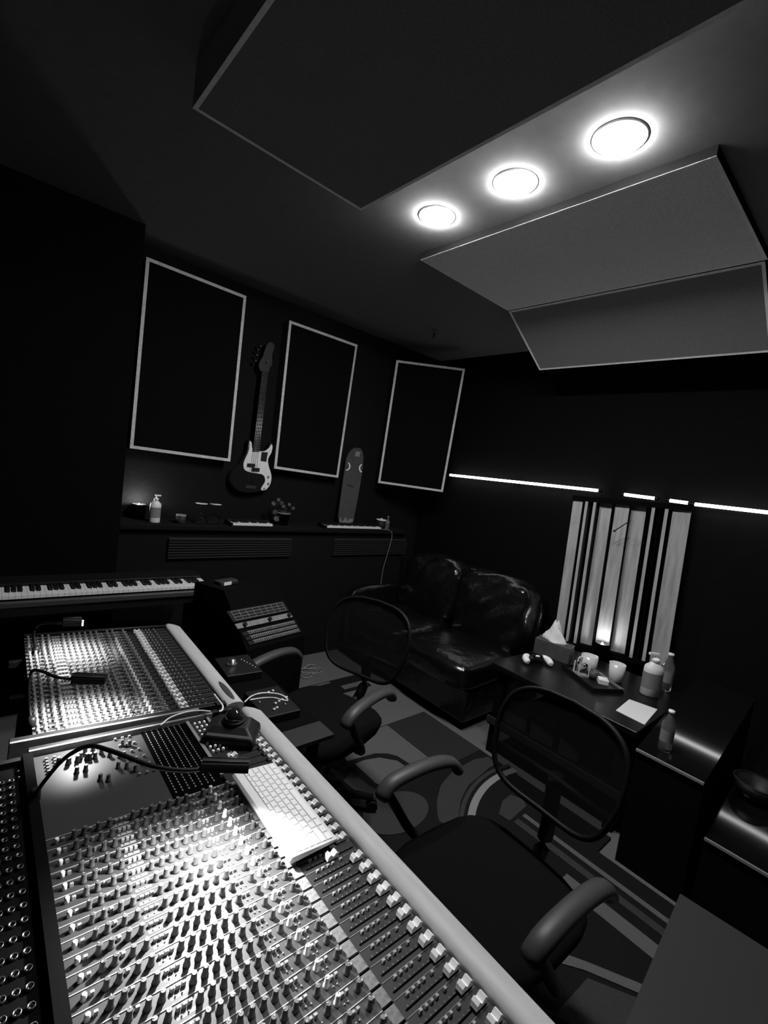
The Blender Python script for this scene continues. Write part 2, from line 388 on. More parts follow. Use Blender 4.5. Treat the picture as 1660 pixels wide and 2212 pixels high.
# ================================================================ skateboard
YS = 3.40
sp = lambda zx, zy, y=YS: at(680 + zx / 8.3, 940 + zy / 8.3, Y=y)
out = [(775, 228), (690, 245), (620, 320), (575, 420), (555, 540), (530, 700), (500, 900), (470, 1150), (432, 1420), (436, 1530), (470, 1590), (560, 1630), (640, 1600), (690, 1550), (715, 1440), (770, 1150), (815, 900), (850, 690), (868, 520), (875, 400), (858, 290), (820, 240)]
sb = sp(560, 1620); sb.z = 1.10
t = thing('skateboard_deck', 'dark skateboard deck leaning upright on the shelf beside the corner panel', 'skateboard', sb)
lean = lambda zy: YS + 0.0 - 0.10 * (zy - 228) / 1400
def lp(a, b, o=0.0): return sp(a, b, lean(b) - o)
po = smooth_poly(out)
MB().prism([lp(a, b) for a, b in po], (0, 0.011, 0)).build('deck', 'board', t, sb)
def crescent(c, R, r, off, a0, a1, n=10):
    o_ = [(c[0] + R * math.cos(a0 + (a1 - a0) * i / n), c[1] + R * 1.15 * math.sin(a0 + (a1 - a0) * i / n)) for i in range(n + 1)]
    i_ = [(c[0] + off + r * math.cos(a0 + (a1 - a0) * i / n), c[1] + r * 1.15 * math.sin(a0 + (a1 - a0) * i / n)) for i in range(n, -1, -1)]
    return o_ + i_
for cc, R, r, off, a0, a1 in (((575, 555), 68, 56, -8, -1.0, 1.75), ((868, 595), 72, 60, 10, 2.0, 4.3)):
    MB().prism([lp(a, b, 0.0012) for a, b in crescent(cc, R, r, off, a0, a1)], (0, 0.001, 0)).build('printed_crescent', 'white', t, sb)
MB().prism([lp(a, b, 0.0012) for a, b in ((748, 285), (825, 305), (798, 392), (720, 372))], (0, 0.001, 0)).build('sticker', 'grey', t, sb)
MB().prism([lp(a, b, 0.0012) for a, b in ((580, 880), (640, 885), (660, 905), (715, 915), (710, 940), (650, 935), (630, 920), (585, 905))], (0, 0.001, 0)).build('printed_mark', 'panel', t, sb)
MB().prism([lp(a, b, 0.0012) for a, b in ((455, 1480), (475, 1475), (480, 1540), (500, 1548), (560, 1470), (590, 1550), (620, 1500), (690, 1500), (690, 1548), (600, 1575), (450, 1560))], (0, 0.001, 0)).build('printed_border', 'grey', t, sb)

# ================================================================ objects on the shelf (top z = 1.10)
ZS = 1.10
def shelf_at(px, y=3.26):
    p = at(px, 1120, Y=y); return Vector((p.x, y, ZS))
def candle(p, name, label, r, h, power, flame_r=0.006):
    t = thing(name, label, 'candle', p)
    MB().lathe([(r, 0), (r, h), (r * 1.06, h), (r * 1.06, h * 1.06), (r * 0.94, h * 1.06), (r * 0.94, h * 0.6), (0.001, h * 0.6)], 24).build('jar', 'black', t)
    MB().lathe([(r * 0.93, h * 0.6 + 0.001), (r * 0.93, h * 0.78), (0.001, h * 0.78)], 20).build('wax', 'wax', t)
    MB().lathe([(0.001, h * 0.8), (flame_r, h * 0.86), (flame_r * 0.8, h * 0.95), (0.001, h * 1.12)], 10).build('flame', 'flame', t)
    MB().lathe([(0.0015, h * 0.78), (0.0015, h * 0.81)], 6).build('wick', 'matt', t)
    point_light('candle_glow', (0, 0, h * 1.15), power, 0.012, t)
    return t
candle(shelf_at(298, 3.38), 'jar_candle', 'lit black jar candle at the left end of the shelf', 0.042, 0.095, CANDLE_W * 3.0)
def pump_bottle(p, name, label, r, h, mt='offwhite', rz=0.0, group=None):
    t = thing(name, label, 'bottle', p, rz, group)
    MB().lathe([(r * 0.92, 0), (r, 0.004), (r, h * 0.6), (r * 0.95, h * 0.68), (r * 0.42, h * 0.78), (r * 0.36, h * 0.8)], 24, sy=0.75).build('bottle', mt, t)
    MB().lathe([(r * 1.01, h * 0.18), (r * 1.01, h * 0.55)], 24, sy=0.75, cap=False).build('paper_label', 'grey' if mt == 'offwhite' else 'paper', t)
    MB().lathe([(r * 0.42, h * 0.8), (r * 0.42, h * 0.87), (r * 0.2, h * 0.89)], 16).build('collar', 'white', t)
    pm = MB().lathe([(r * 0.12, h * 0.89), (r * 0.12, h * 0.95)], 10)
    pm.box(-r * 0.25, r * 0.8, -r * 0.14, r * 0.14, h * 0.95, h)
    pm.build('pump_head', 'white', t)
    return t
pump_bottle(shelf_at(334, 3.25), 'pump_bottle', 'white pump bottle beside the lit candle on the shelf', 0.034, 0.185)
p = shelf_at(391, 3.25); t = thing('small_jar', 'small grey glass jar between the pump bottle and stemmed glasses', 'jar', p)
MB().lathe([(0.026, 0), (0.03, 0.004), (0.03, 0.02), (0.032, 0.045)], 20).build('jar', 'panel', t)
MB().lathe([(0.033, 0.045), (0.033, 0.06), (0.001, 0.061)], 20).build('lid', 'grey', t)
for k, px in enumerate((433, 463)):
    p = shelf_at(px, 3.25); t = thing('goblet', ('left' if k == 0 else 'right') + ' of two upturned stemmed glasses on the shelf', 'glass', p, 0, 'upturned stemmed glasses')
    MB().lathe([(0.040, 0), (0.043, 0.03), (0.034, 0.062), (0.008, 0.076), (0.004, 0.080)], 24, cap=False).build('bowl', 'glass', t)
    MB().lathe([(0.004, 0.078), (0.0035, 0.09), (0.0035, 0.130), (0.006, 0.136)], 12).build('stem', 'glass', t)
    MB().lathe([(0.006, 0.136), (0.040, 0.142), (0.041, 0.1445), (0.001, 0.145)], 28).build('foot', 'offwhite', t)
def keyboard(name, label, p, rz, nwhite, kw, depth, key_len, body, parent_mat, slope=0.0, wh='keyw', body_h=0.04, group=None, first=0):
    """piano keyboard: origin at centre of its base, keys face -y"""
    t = thing(name, label, 'keyboard', p, rz, group)
    W = nwhite * kw
    MB().box(-W / 2 - body, W / 2 + body, 0.0 - depth / 2, depth / 2, 0, body_h * 0.5).build('base_shell', parent_mat, t, bevel=0.003)
    MB().box(-W / 2 - body, W / 2 + body, -depth / 2 + key_len + 0.004, depth / 2, body_h * 0.5, body_h + 0.012).build('top_shell', parent_mat, t, bevel=0.004)
    for s_ in (-1, 1):
        if body > 0.004: MB().box(s_ * (W / 2 + body) if s_ < 0 else W / 2, -W / 2 if s_ < 0 else W / 2 + body, -depth / 2, depth / 2, body_h * 0.5, body_h).build('end_cheek', parent_mat, t)
    kwm = MB().box(-kw / 2 + 0.0004, kw / 2 - 0.0004, 0, key_len, -0.017, 0, c=0.0008).mesh('white_key', wh)
    kbm = MB().box(-kw * 0.27, kw * 0.27, 0, key_len * 0.64, -0.004, 0.011, c=0.001).mesh('black_key', 'black')
    for i in range(nwhite):
        x = -W / 2 + (i + 0.5) * kw
        obj('white_key', kwm, t, loc=(x, -depth / 2, body_h - 0.001))
        if (i + first) % 7 in (0, 1, 3, 4, 5) and i < nwhite - 1:
            obj('black_key', kbm, t, loc=(x + kw / 2, -depth / 2 + key_len * 0.36, body_h))
    return t
pa = at(540, 1146, Y=3.20); keyboard('mini_keyboard', 'small two octave keyboard beside the potted plant on the shelf', (pa.x, 3.215, ZS), 0, 15, 0.0208, 0.13, 0.075, 0.012, 'black', body_h=0.028)
pb = at(760, 1146, Y=3.20); mk2 = keyboard('mini_keyboard', 'small three octave keyboard below the skateboard on the shelf', (pb.x, 3.215, ZS), 0, 29, 0.0205, 0.13, 0.075, 0.012, 'black', body_h=0.028)
# plant
p = shelf_at(612, 3.30); t = thing('potted_plant', 'small round leaved plant in a dark pot on the shelf', 'plant', p)
MB().lathe([(0.04, 0), (0.052, 0.085), (0.055, 0.085), (0.055, 0.1), (0.048, 0.1), (0.046, 0.09), (0.001, 0.088)], 24).build('pot', 'panel_dark', t)
MB().lathe([(0.0555, 0.094), (0.0565, 0.1), (0.0555, 0.104)], 24, cap=False).build('pot_rim', 'grey', t)
for k, (dx, dz, r) in enumerate(((-0.11, 0.17, 0.022), (-0.07, 0.20, 0.02), (-0.04, 0.175, 0.02), (0.03, 0.17, 0.018), (0.07, 0.14, 0.018), (-0.09, 0.10, 0.024), (-0.07, 0.05, 0.028), (-0.02, 0.15, 0.02))):
    MB().tube(arc([(0, 0, 0.088), (dx * 0.4, -0.01, 0.09 + (dz - 0.05) * 0.6), (dx, -0.02, dz)], 4), 0.0018, 5).build('stalk', 'leaf', t)
    lf = MB().lathe([(0.001, 0.003), (r * 0.6, 0.002), (r, 0), (r * 0.6, -0.001), (0.001, -0.002)], 12, (0, 0, 0))
    T = Matrix.Translation((dx, -0.022, dz)) @ Matrix.Rotation(1.1 + 0.3 * (k % 3), 4, 'X')
    lf.v = [T @ v for v in lf.v]; lf.build('leaf', 'leaf', t)
# tea light jar with bright rim + bottle
p = shelf_at(825, 3.27); t = thing('lidded_jar', 'dark jar with a bright white rim right of the skateboard', 'jar', p)
MB().lathe([(0.036, 0), (0.042, 0.01), (0.044, 0.075)], 24).build('jar', 'panel_dark', t)
MB().lathe([(0.046, 0.075), (0.048, 0.078), (0.048, 0.085), (0.044, 0.086), (0.001, 0.084)], 28).build('rim', 'white', t)
MB().sphere((0, 0, 0.09), 0.008).build('lid_knob', 'white', t)
p = shelf_at(839, 3.22); t = thing('small_bottle', 'small clear bottle standing right of the white rimmed jar', 'bottle', p)
MB().lathe([(0.018, 0), (0.02, 0.005), (0.02, 0.075), (0.007, 0.095), (0.007, 0.11)], 18).build('bottle', 'water', t)
MB().lathe([(0.0205, 0.06), (0.0205, 0.078)], 18, cap=False).build('paper_label', 'grey', t)
MB().lathe([(0.009, 0.11), (0.009, 0.125), (0.001, 0.1255)], 12).build('cap', 'grey', t)
pc = [at(823, 1143, Y=3.15), at(840, 1148, Y=3.135), at(847, 1152, Y=3.125), at(846, 1165, Y=3.12), at(838, 1195, Y=3.12), at(828, 1230, Y=3.12), at(822, 1270, Y=3.12)]
pc[0].z = ZS + 0.012; pc[1].z = ZS + 0.006
tag(MB().tube(arc(pc, 5), 0.0022, 6).build('cable', 'gcable'), 'thin pale cable hanging from the shelf below the jar', 'cable')

# ================================================================ stage piano beyond the consoles
pr = at(452, 1262, Z=0.845)
NK = 52; KWD = 0.0235
px_c = pr.x - NK * KWD / 2
ang = -0.015
st = keyboard('stage_piano', 'long black stage piano with white keys behind the far console', (px_c, pr.y + 0.15, 0.79), ang, NK, KWD, 0.30, 0.15, 0.0025, 'black', body_h=0.055, first=5)
MB().box(-NK * KWD / 2 - 0.02, NK * KWD / 2 + 0.05, -0.178, -0.155, 0.0, 0.030).build('key_slip', 'arm', st, bevel=0.006)
ps = thing('piano_stand', 'black stand carrying the stage piano', 'stand', (px_c, pr.y + 0.15, 0))
MB().box(-0.64, 0.66, -0.17, 0.17, 0.75, 0.79).build('tray', 'black', ps)
for sx in (-0.6, 0.58):
    MB().box(sx, sx + 0.04, -0.15, 0.15, 0, 0.75).build('leg', 'black', ps)

# ================================================================ mixing consoles
TH = 0.0381194
BX = Vector((math.cos(TH), 0, -math.sin(TH))); NZ = Vector((math.sin(TH), 0, math.cos(TH))); YV = Vector((0, 1, 0))
PITCH = 0.0295
def con_pt(u, v, h=0.0): return CAM + BX * u + YV * v - NZ * (0.80 - h)
def con_px(x, y, h=0.0):
    r = ray(x, y); t_ = -(0.80 - h) / NZ.dot(r); return CAM + r * t_
# ---- shared small meshes (local: origin at panel surface, z up)
def knob_mesh(name, r, h, m, top):
    mb = MB().lathe([(r * 1.18, 0), (r * 1.12, 0.0025), (r * 0.92, 0.004), (r * 0.84, h - 0.001), (r * 0.72, h)], 10)
    mb.box(-0.0006, 0.0006, 0.0005, r * 0.8, h, h + 0.0005, 1)
    return mb.mesh(name, [m, top])
KN = knob_mesh('knob', 0.0052, 0.0165, 'knob', 'line')
KF = knob_mesh('knob_far', 0.0052, 0.0175, 'knob_far', 'knob')
KW = knob_mesh('pale_knob', 0.0050, 0.0165, 'knobw', 'knob')
KS = MB().lathe([(0.0042, 0), (0.004, 0.009), (0.0028, 0.0105)], 10).mesh('gain_knob', 'white')
BT = MB().box(-0.0030, 0.0030, -0.0024, 0.0024, 0, 0.0065, c=0.0006).mesh('button', 'cap_white')
BG = MB().box(-0.0030, 0.0030, -0.0024, 0.0024, 0, 0.0055, c=0.0006).mesh('button_grey', 'grey')
LD = MB().lathe([(0.0017, 0), (0.0015, 0.002), (0.0006, 0.0028)], 8).mesh('indicator', 'cap_white')
prof = [(-0.0140, 0.002), (-0.0130, 0.0105), (-0.0075, 0.0145), (-0.0010, 0.0085), (0.0010, 0.0085), (0.0075, 0.0145), (0.0130, 0.0105), (0.0140, 0.002)]
fcm = MB()
fcm.loft([[(a, -0.0068, b) for a, b in prof], [(a, 0.0068, b) for a, b in prof]], 0, False)
fcm.box(-0.004, 0.004, -0.001, 0.001, -0.006, 0.004, 1)
FC = fcm.mesh('fader_cap', ['white', 'black'])
SW = MB(); SW.box(-0.0035, 0.0035, -0.001, 0.001, 0, 0.006); SW.box(-0.001, 0.001, -0.0045, 0.0045, 0, 0.006)
SWM = SW.mesh('switch', 'offwhite')
# strip layout: (u, dv, mesh)
KU = [.204, .221, .246, .265, .310, .328, .346, .364, .383, .402, .421, .459, .517]
LAY = [(u, 0.0, KN, 'knob') for u in KU] + [(.478, 0.002, KW, 'knob'), (.1755, 0.0, KS, 'gain_knob')]
BLAY = [(.186, .001, BT), (.2335, .006, BT), (.280, .004, BT), (.2885, .004, BT), (.297, .004, BT), (.432, .005, BT), (.4405, .005, BT), (.490, .006, BT), (.499, .006, BT), (.5275, .004, BT)]
FLAY = [(.580, .009, BG), (.593, .009, BG), (.606, .009, BG), (.618, .009, BG), (.638, .009, BG)]
LLAY = [(.282, -.006), (.292, -.006), (.436, -.006), (.445, -.007), (.487, -.006), (.494, -.006)]
def strip_mesh(name, U0=0.158, scr='scribble'):
    mb = MB(); g = PITCH / 2 - 0.0005
    mb.box(U0, .5330, -g, g, -0.004, 0, 0)
    mb.box(.5330, .5535, -g + .002, g - .002, -0.004, 0.0006, 2)
    mb.box(.5535, .688, -g, g, -0.004, -0.0003, 1)
    mb.box(U0, .531, g - 0.0008, g + 0.0005, -0.004, 0.0013, 3)
    mb.box(.556, .686, g - 0.0005, g + 0.0002, -0.004, 0.0006, 5)
    mb.box(.563, .682, -.0074, -.0044, -0.004, 0.0003, 4)
    for a in range(10): mb.box(.570 + a * .011, .5705 + a * .011, -.0035, -.001, -0.004, 0.0001, 3)
    # light printed block below each button group
    mb.box(.275, .302, -.0092, -.0035, -0.004, 0.0003, 5)
    return mb.mesh(name, ['panel', 'panel_dark', scr, 'line', 'slot', 'grey'])
STRIP = strip_mesh('channel_strip')
class Console:
    def __init__(s, label, origin, ang, vlo, vhi):
        s.o = Vector(origin)                     # world point of the strip plane under local (0,0)
        rot = Matrix.Rotation(ang, 4, 'Z') @ Matrix.Rotation(TH, 4, 'Y')
        s.t = thing('mixing_console', label, 'mixing console', (0, 0, 0), 0)
        s.h = 0.80
        s.t.matrix_world = Matrix.Translation(s.o) @ rot @ Matrix.Translation((0, 0, -s.h))
        s.nk = s.nb = 0; s.extra_k = MB(); s.extra_b = MB()
    def L(s, u, v, h=0): return Vector((u, v, s.h + h))
    def put(s, me, name, u, v, h=0, parent=None, rz=0.0):
        o = obj(name, me, parent or s.t, loc=(u, v, h if parent else s.h + h))
        if rz: o.rotation_euler = (0, 0, rz)
        return o
    def join(s, acc, me, u, v, h=0.0, rz=0.0):
        T = Matrix.Translation((u, v, s.h + h)) @ Matrix.Rotation(rz, 4, 'Z')
        o = len(acc.v)
        acc.v += [T @ v_.co for v_ in me.vertices]
        for p_ in me.polygons:
            acc.f.append([o + i for i in p_.vertices]); acc.m.append(p_.material_index); acc.sm.append(p_.use_smooth)
    def box(s, name, u0, u1, v0, v1, h0, h1, m, bevel=0.0, label=None, c=0):
        return MB().box(u0, u1, v0, v1, s.h + h0, s.h + h1, c=c).build(name, m, s.t, bevel=bevel, label=label)
def bar_mesh(con, u0, u1, v0, v1):
    prof = []
    w_ = u1 - u0
    for i in range(9):
        a = math.pi * (1 - i / 8)
        prof.append((u0 + w_ / 2 + w_ / 2 * math.cos(a), con.h + 0.004 + 0.012 * math.sin(a)))
    prof = [(u0, con.h - 0.05)] + prof + [(u1, con.h - 0.05)]
    k = []
    for v, sc in ((v0, 1.0), (v0 + .004, 1), (v1 - 0.03, 1), (v1 - 0.012, 0.8), (v1, 0.45)):
        k.append([(u0 + (a - u0) * sc, v, b) for a, b in prof])
    return MB().loft(k, 0, True)
# ---------------- near console
KNOB_CAP, BTN_CAP = 300, 300
nc = Console('large mixing console with pale armrest filling the lower left foreground', con_pt(0, 0), 0.0, -0.1, 1.3)
V0 = 0.631
rows = [(k, V0 + k * PITCH) for k in range(-14, 13)]
vlo = rows[0][1] - PITCH / 2
for k, v in rows:
    st_ = nc.put(STRIP, 'channel_strip', 0, v)
    rr = random.Random(k + 50)
    for u, dv, me, nm in LAY:
        rz = rr.uniform(-2.3, 2.3)
        vis = (v + dv > 0.64 - (u - .155) * 0.62)
        if vis and nc.nk < KNOB_CAP:
            nc.put(me, nm, u, dv, 0, st_, rz); nc.nk += 1
        else: nc.join(nc.extra_k, me if me is KN else KN, u, v + dv, 0, rz)
    for u, dv, me in BLAY + FLAY:
        vis = (v + dv > 0.64 - (u - .155) * 0.62)
        if vis and nc.nb < BTN_CAP:
            nc.put(me, 'button', u, dv, 0, st_); nc.nb += 1
        else: nc.join(nc.extra_b, BT, u, v + dv)
    for u, dv in LLAY: nc.join(nc.extra_b, LD, u, v + dv)
    uf = .669 + rr.uniform(-.001, .002)
    if k == 2: uf = .624
    nc.put(FC, 'fader_cap', uf, -.006, 0, st_)
# master section
vm0, vm1 = rows[-1][1] + PITCH / 2, 1.299
nc.box('master_panel', .158, .400, vm0, vm1, -.004, .0, 'panel', bevel=0.0008)
nc.box('meter_panel', .400, .520, vm0, vm1, -.004, .001, 'slot', bevel=0.0008)
nc.box('divider_rail', .520, .529, vm0 + .03, vm1, -.004, .006, 'grey')
nc.box('master_fader_panel', .529, .688, vm0, vm1, -.004, -.0003, 'panel_dark')
nc.box('divider_rail', .580, .588, 1.20, vm1, -.004, .006, 'grey')
for v in [vm0 + .012 + i * .0275 for i in range(8)]:
    nc.put(FC, 'fader_cap', .669, v, 0)
    nc.join(nc.extra_b, BG, .58, v + .012); 
    MB().box(.60, .682, v - .001, v + .001, nc.h - .003, nc.h + .0002).build('fader_slot', 'slot', nc.t)
nc.put(FC, 'fader_cap', .575, 1.088, 0)
for i, (u, v) in enumerate([(.655, 1.235), (.668, 1.222)]): nc.put(FC, 'fader_cap', u, v, 0)
for i in range(8):
    for j in range(3):
        nc.put(KS, 'push_button', .538 + j * .014, 1.275 - i * .021, 0)
for i in range(5):
    nc.put(KN, 'knob', .205 + (i % 2) * .018 + (i // 2) * .045, 1.245 - (i % 2) * .012, 0)
for (u, v) in ((.225, 1.235), (.242, 1.235), (.262, 1.262), (.279, 1.262), (.262, 1.235), (.279, 1.232), (.235, 1.19), (.253, 1.19), (.275, 1.14), (.29, 1.13), (.31, 1.225), (.33, 1.21), (.345, 1.26), (.36, 1.25), (.318, 1.17), (.335, 1.16), (.35, 1.14)):
    nc.put(KN, 'knob', u, v, 0, None, u * 90)
for i in range(9): 
    nc.put(BT, 'button', .183 + (i % 2) * .016, 1.27 - (i // 2) * .013, 0)
for i in range(18): 
    nc.put(BT, 'button', .335 + (i % 3) * .017 + (i // 3) * .004, 1.29 - (i // 3) * .034, 0)
mm = MB()
for i in range(7):
    for j in range(26):
        mm.box(.410 + i * .015, .4125 + i * .015, vm0 + .02 + j * .011, vm0 + .026 + j * .011, nc.h + .001, nc.h + .0014)
o = mm.build('meter_marks', 'grey', nc.t); o['kind'] = 'stuff'
# jack field behind the strips
nc.box('jack_panel', -.06, .138, vlo, 1.28, -.02, -.004, 'matt')
nc.box('rear_divider', .1385, .1575, vlo, 1.299, -.02, .012, 'matt')
nc.box('rear_rail', -.06, .136, 1.2805, 1.295, -.02, .008, 'panel_dark')
JK = MB().lathe([(0.0058, 0), (0.0058, 0.005), (0.0042, 0.005), (0.0038, 0.0005), (0.0005, 0.0)], 10).mesh('jack_socket', 'dsteel')
for k, v in rows:
    for u in (.118, .102, .086, .068):
        if v > 0.62: nc.put(JK, 'jack_socket', u, v, -.004)
for i in range(9):
    for u in (.115, .098, .08): nc.put(JK, 'jack_socket', u, 1.01 + i * .0265, -.004)
for v in (1.25, 1.226): nc.put(JK, 'jack_socket', .132, v, -.004)
nc.box('chassis', -.06, .69, vlo, 1.306, -.14, -.02, 'black')
bar_mesh(nc, .690, .748, vlo, 1.296).build('armrest', 'bar', nc.t)
nc.box('end_cheek', .150, .69, 1.3065, 1.322, -.14, .012, 'panel_dark', bevel=0.002)
nc.box('cheek_trim', .150, .60, 1.2995, 1.3065, -.01, .014, 'silver', bevel=0.001)
for v in (vlo + .02, 1.22): nc.box('leg', .1, .6, v, v + .05, -.78, -.14, 'black')
o = nc.extra_k.build('knob_field', ['knob', 'line'], nc.t); o['kind'] = 'stuff'
o = nc.extra_b.build('button_field', ['cap_white'], nc.t); o['kind'] = 'stuff'
# ---------------- far console
fo = con_pt(0, 0) + Vector((-0.03, 1.352, 0.002))
A2 = -math.radians(1.55)
fc = Console('second mixing console behind the near one, below the stage piano', fo, A2, 0, .8)
fc.t.matrix_world = Matrix.Translation(fo) @ Matrix.Rotation(A2, 4, 'Z') @ Matrix.Rotation(TH, 4, 'Y') @ Matrix.Translation((0, 0, -fc.h))
KU2 = KU
rows2 = [(k, 0.036 + k * PITCH) for k in range(24)]
STRIP2 = strip_mesh('channel_strip_short', .194, 'panel_dark')
for k, v in rows2:
    st_ = fc.put(STRIP2, 'channel_strip', 0, v)
    rr = random.Random(k + 150)
    for u, dv, me, nm in LAY:
        rz = rr.uniform(-2.3, 2.3)
        if me is KS: continue
        if fc.nk < KNOB_CAP: fc.put(KF if me is KN else me, nm, u, dv, 0, st_, rz); fc.nk += 1
        else: fc.join(fc.extra_k, KN, u, v + dv, 0, rz)
    for u, dv, me in BLAY[1:] + FLAY: fc.join(fc.extra_b, BT, u, v + dv)
    for u, dv in LLAY: fc.join(fc.extra_b, LD, u, v + dv)
    fc.put(FC, 'fader_cap', .570 + rr.uniform(-.001, .001), -.006, 0, st_)
ve = rows2[-1][1] + PITCH / 2
fc.box('chassis', .194, .69, .004, ve + .02, -.14, -.005, 'matt')
fc.box('end_cheek', .145, .69, .004, .024, -.14, .016, 'panel_dark', bevel=.002)
fc.box('cheek_trim', .145, .60, -.004, .004, -.03, .018, 'silver', bevel=.001)
for v_ in (.30, .56): fc.box('lamp_bracket', .15, .194, v_ - .012, v_ + .012, -.03, -.012, 'matt')
fc.box('far_cheek', .194, .69, ve, ve + .02, -.14, .012, 'black')
bar_mesh(fc, .690, .748, .0, ve + .02).build('armrest', 'bar', fc.t)
MB().lathe([(.001, fc.h + .0165), (.01, fc.h + .0168), (.011, fc.h + .0150), (.011, fc.h + .006)], 20, (.719, .085, 0), sy=6.5).build('grip_pad', 'arm', fc.t, label='dark oblong pad on the armrest')
for v in (.03, ve - .06): fc.box('leg', .2, .6, v, v + .05, -.775, -.14, 'black')
o = fc.extra_k.build('knob_field', ['knob_far', 'knob'], fc.t); o['kind'] = 'stuff'
o = fc.extra_b.build('button_field', ['grey'], fc.t); o['kind'] = 'stuff'
# ---------------- dark desk added to blacken the floor behind the consoles (left of the picture)
t = thing('added_dark_desk', 'matt black desk added to keep the floor behind both consoles dark', 'desk', (-0.55, 1.2, 0))
MB().box(-1.2, -0.075, -0.5, 2.55, 0.50, 0.54).build('top', 'matt', t, (-0.55, 1.2, 0))
for x in (-1.15, -0.15):
    for y in (-0.45, 2.45): MB().box(x, x + .05, y, y + .05, 0, .50).build('leg', 'matt', t, (-0.55, 1.2, 0))

# ================================================================ gooseneck lamps
def gooseneck(label, pts, head, hh, axis_px, hood_len, aim, watt, cone=100, blend=.45):
    P = [con_px(x, y, h) for x, y, h in pts]; base = P[0]
    t = thing('gooseneck_lamp', label, 'lamp', base, 0, 'gooseneck console lamps')
    MB().lathe([(0.011, -0.011), (0.011, 0.010), (0.006, 0.016)], 12, tuple(base)).build('socket', 'black', t, base)
    MB().tube(arc(P, 6), 0.0042, 8).build('stem', 'rubber', t, base)
    a = con_px(*axis_px[0], hh); b = con_px(*axis_px[1], hh)
    ax = (b - a).normalized() * hood_len; c = (a + b) / 2
    dn = Vector(aim).normalized(); dn = (dn - ax.normalized() * dn.dot(ax.normalized())).normalized()
    sd = ax.normalized().cross(dn)
    # half-round hood open towards dn
    outer, inner = [], []
    for i in range(9):
        th_ = math.pi * i / 8
        outer.append(sd * (0.017 * math.cos(th_)) - dn * (0.015 * math.sin(th_)))
        inner.append(sd * (0.0145 * math.cos(th_)) - dn * (0.0125 * math.sin(th_)))
    o1 = [x + dn * 0.008 for x in (outer[0],)] + outer + [outer[-1] + dn * 0.008] + [inner[-1] + dn * 0.008] + inner[::-1] + [inner[0] + dn * 0.008]
    mb = MB(); mb.loft([[c - ax / 2 + q for q in o1], [c + ax / 2 + q for q in o1]], 0, False)
    mb.build('hood', 'black', t, base)
    for s_ in (-1, 1):
        e = c + ax * (0.5 * s_); k = ax.normalized() * (0.002 * s_)
        MB().prism([e + q for q in outer + [outer[-1] + dn * .008, outer[0] + dn * .008]], k).build('hood_end', 'black', t, base)
    for i in (2, 4, 6):
        MB().tube([c - ax / 2 + outer[i] * 1.03, c + ax / 2 + outer[i] * 1.03], 0.0012, 4).build('cooling_rib', 'arm', t, base)
    q = c + dn * 0.004
    MB().tube([q - ax * 0.3, q + ax * 0.3], 0.0035, 8).build('bulb', 'bulb', t, base)
    if hood_len < .06:
        e = c + ax * .56 + dn * .006
        MB().tube([e - sd * .004 + dn * .008, e + sd * .006 - dn * .008], 0.0045, 8).build('tip_bulb', 'bulb', t, base)
    point_light('lamp_light', q + dn * 0.011 - base, watt, 0.010, t, cone, dn).data.spot_blend = blend
    return t
gooseneck('gooseneck lamp arching over the near console, hood by the white keyboard',
          [(75, 1718, 0.012), (98, 1685, .07), (140, 1638, .14), (190, 1612, .185), (240, 1622, .205), (330, 1655, .208), (400, 1664, .203), (450, 1659, .2)],
          None, .2, ((447, 1655), (527, 1657)), 0.085, (.42, -.72, -1), NECK_W * 1.35, 130, .8)
gooseneck('gooseneck lamp over the middle of the far console',
          [(68, 1560, 0.012), (62, 1500, .07), (68, 1452, .12), (90, 1450, .15), (120, 1462, .155), (155, 1467, .15), (170, 1467, .15)],
          None, .15, ((165, 1466), (222, 1467)), 0.075, (.05, -.06, -1), NECK_W * 0.5, 126)
gooseneck('gooseneck lamp at the far end of the far console with its bulb showing',
          [(78, 1405, 0.012), (72, 1375, .07), (80, 1352, .11), (100, 1345, .14), (125, 1346, .15), (145, 1345, .15)],
          None, .15, ((143, 1344), (170, 1343)), 0.05, (.1, .1, -1), NECK_W * 0.32, 114)

# ================================================================ white computer keyboard
kb0 = con_px(505, 1672, .024); kb1 = con_px(595, 1648, .024); kb2 = con_px(727, 1810, .024); kb3 = con_px(628, 1862, .024)
kc = (kb0 + kb1 + kb2 + kb3) / 4
vx = ((kb1 - kb0) + (kb2 - kb3)) / 2; vy = ((kb0 - kb3) + (kb1 - kb2)) / 2
KWd, KLn = vx.length, vy.length
kx = vx.normalized(); kz = kx.cross(vy.normalized()).normalized(); ky = kz.cross(kx)
t = thing('computer_keyboard', 'white computer keyboard lying on the near console beside the faders', 'keyboard')
t.matrix_world = Matrix.Translation(kc - NZ * 0.0055) @ Matrix((kx, ky, kz)).transposed().to_4x4()
sh = MB()
pr_ = [(-KWd / 2, -.004), (KWd / 2, 0.0), (KWd / 2, .006), (-KWd / 2 + .012, .0105), (-KWd / 2 + .002, .0105), (-KWd / 2 - .003, .004)]
sh.loft([[(a, -KLn / 2, b) for a, b in pr_], [(a, KLn / 2, b) for a, b in pr_]], 0, False)
sh.build('shell', 'alu', t, bevel=.001)
rws = [13, 14, 14, 13, 12, 9]
sl_ = -0.0045 / (KWd - .012)
uu = -KWd / 2 + .016; cw = (KWd - .022) / 6
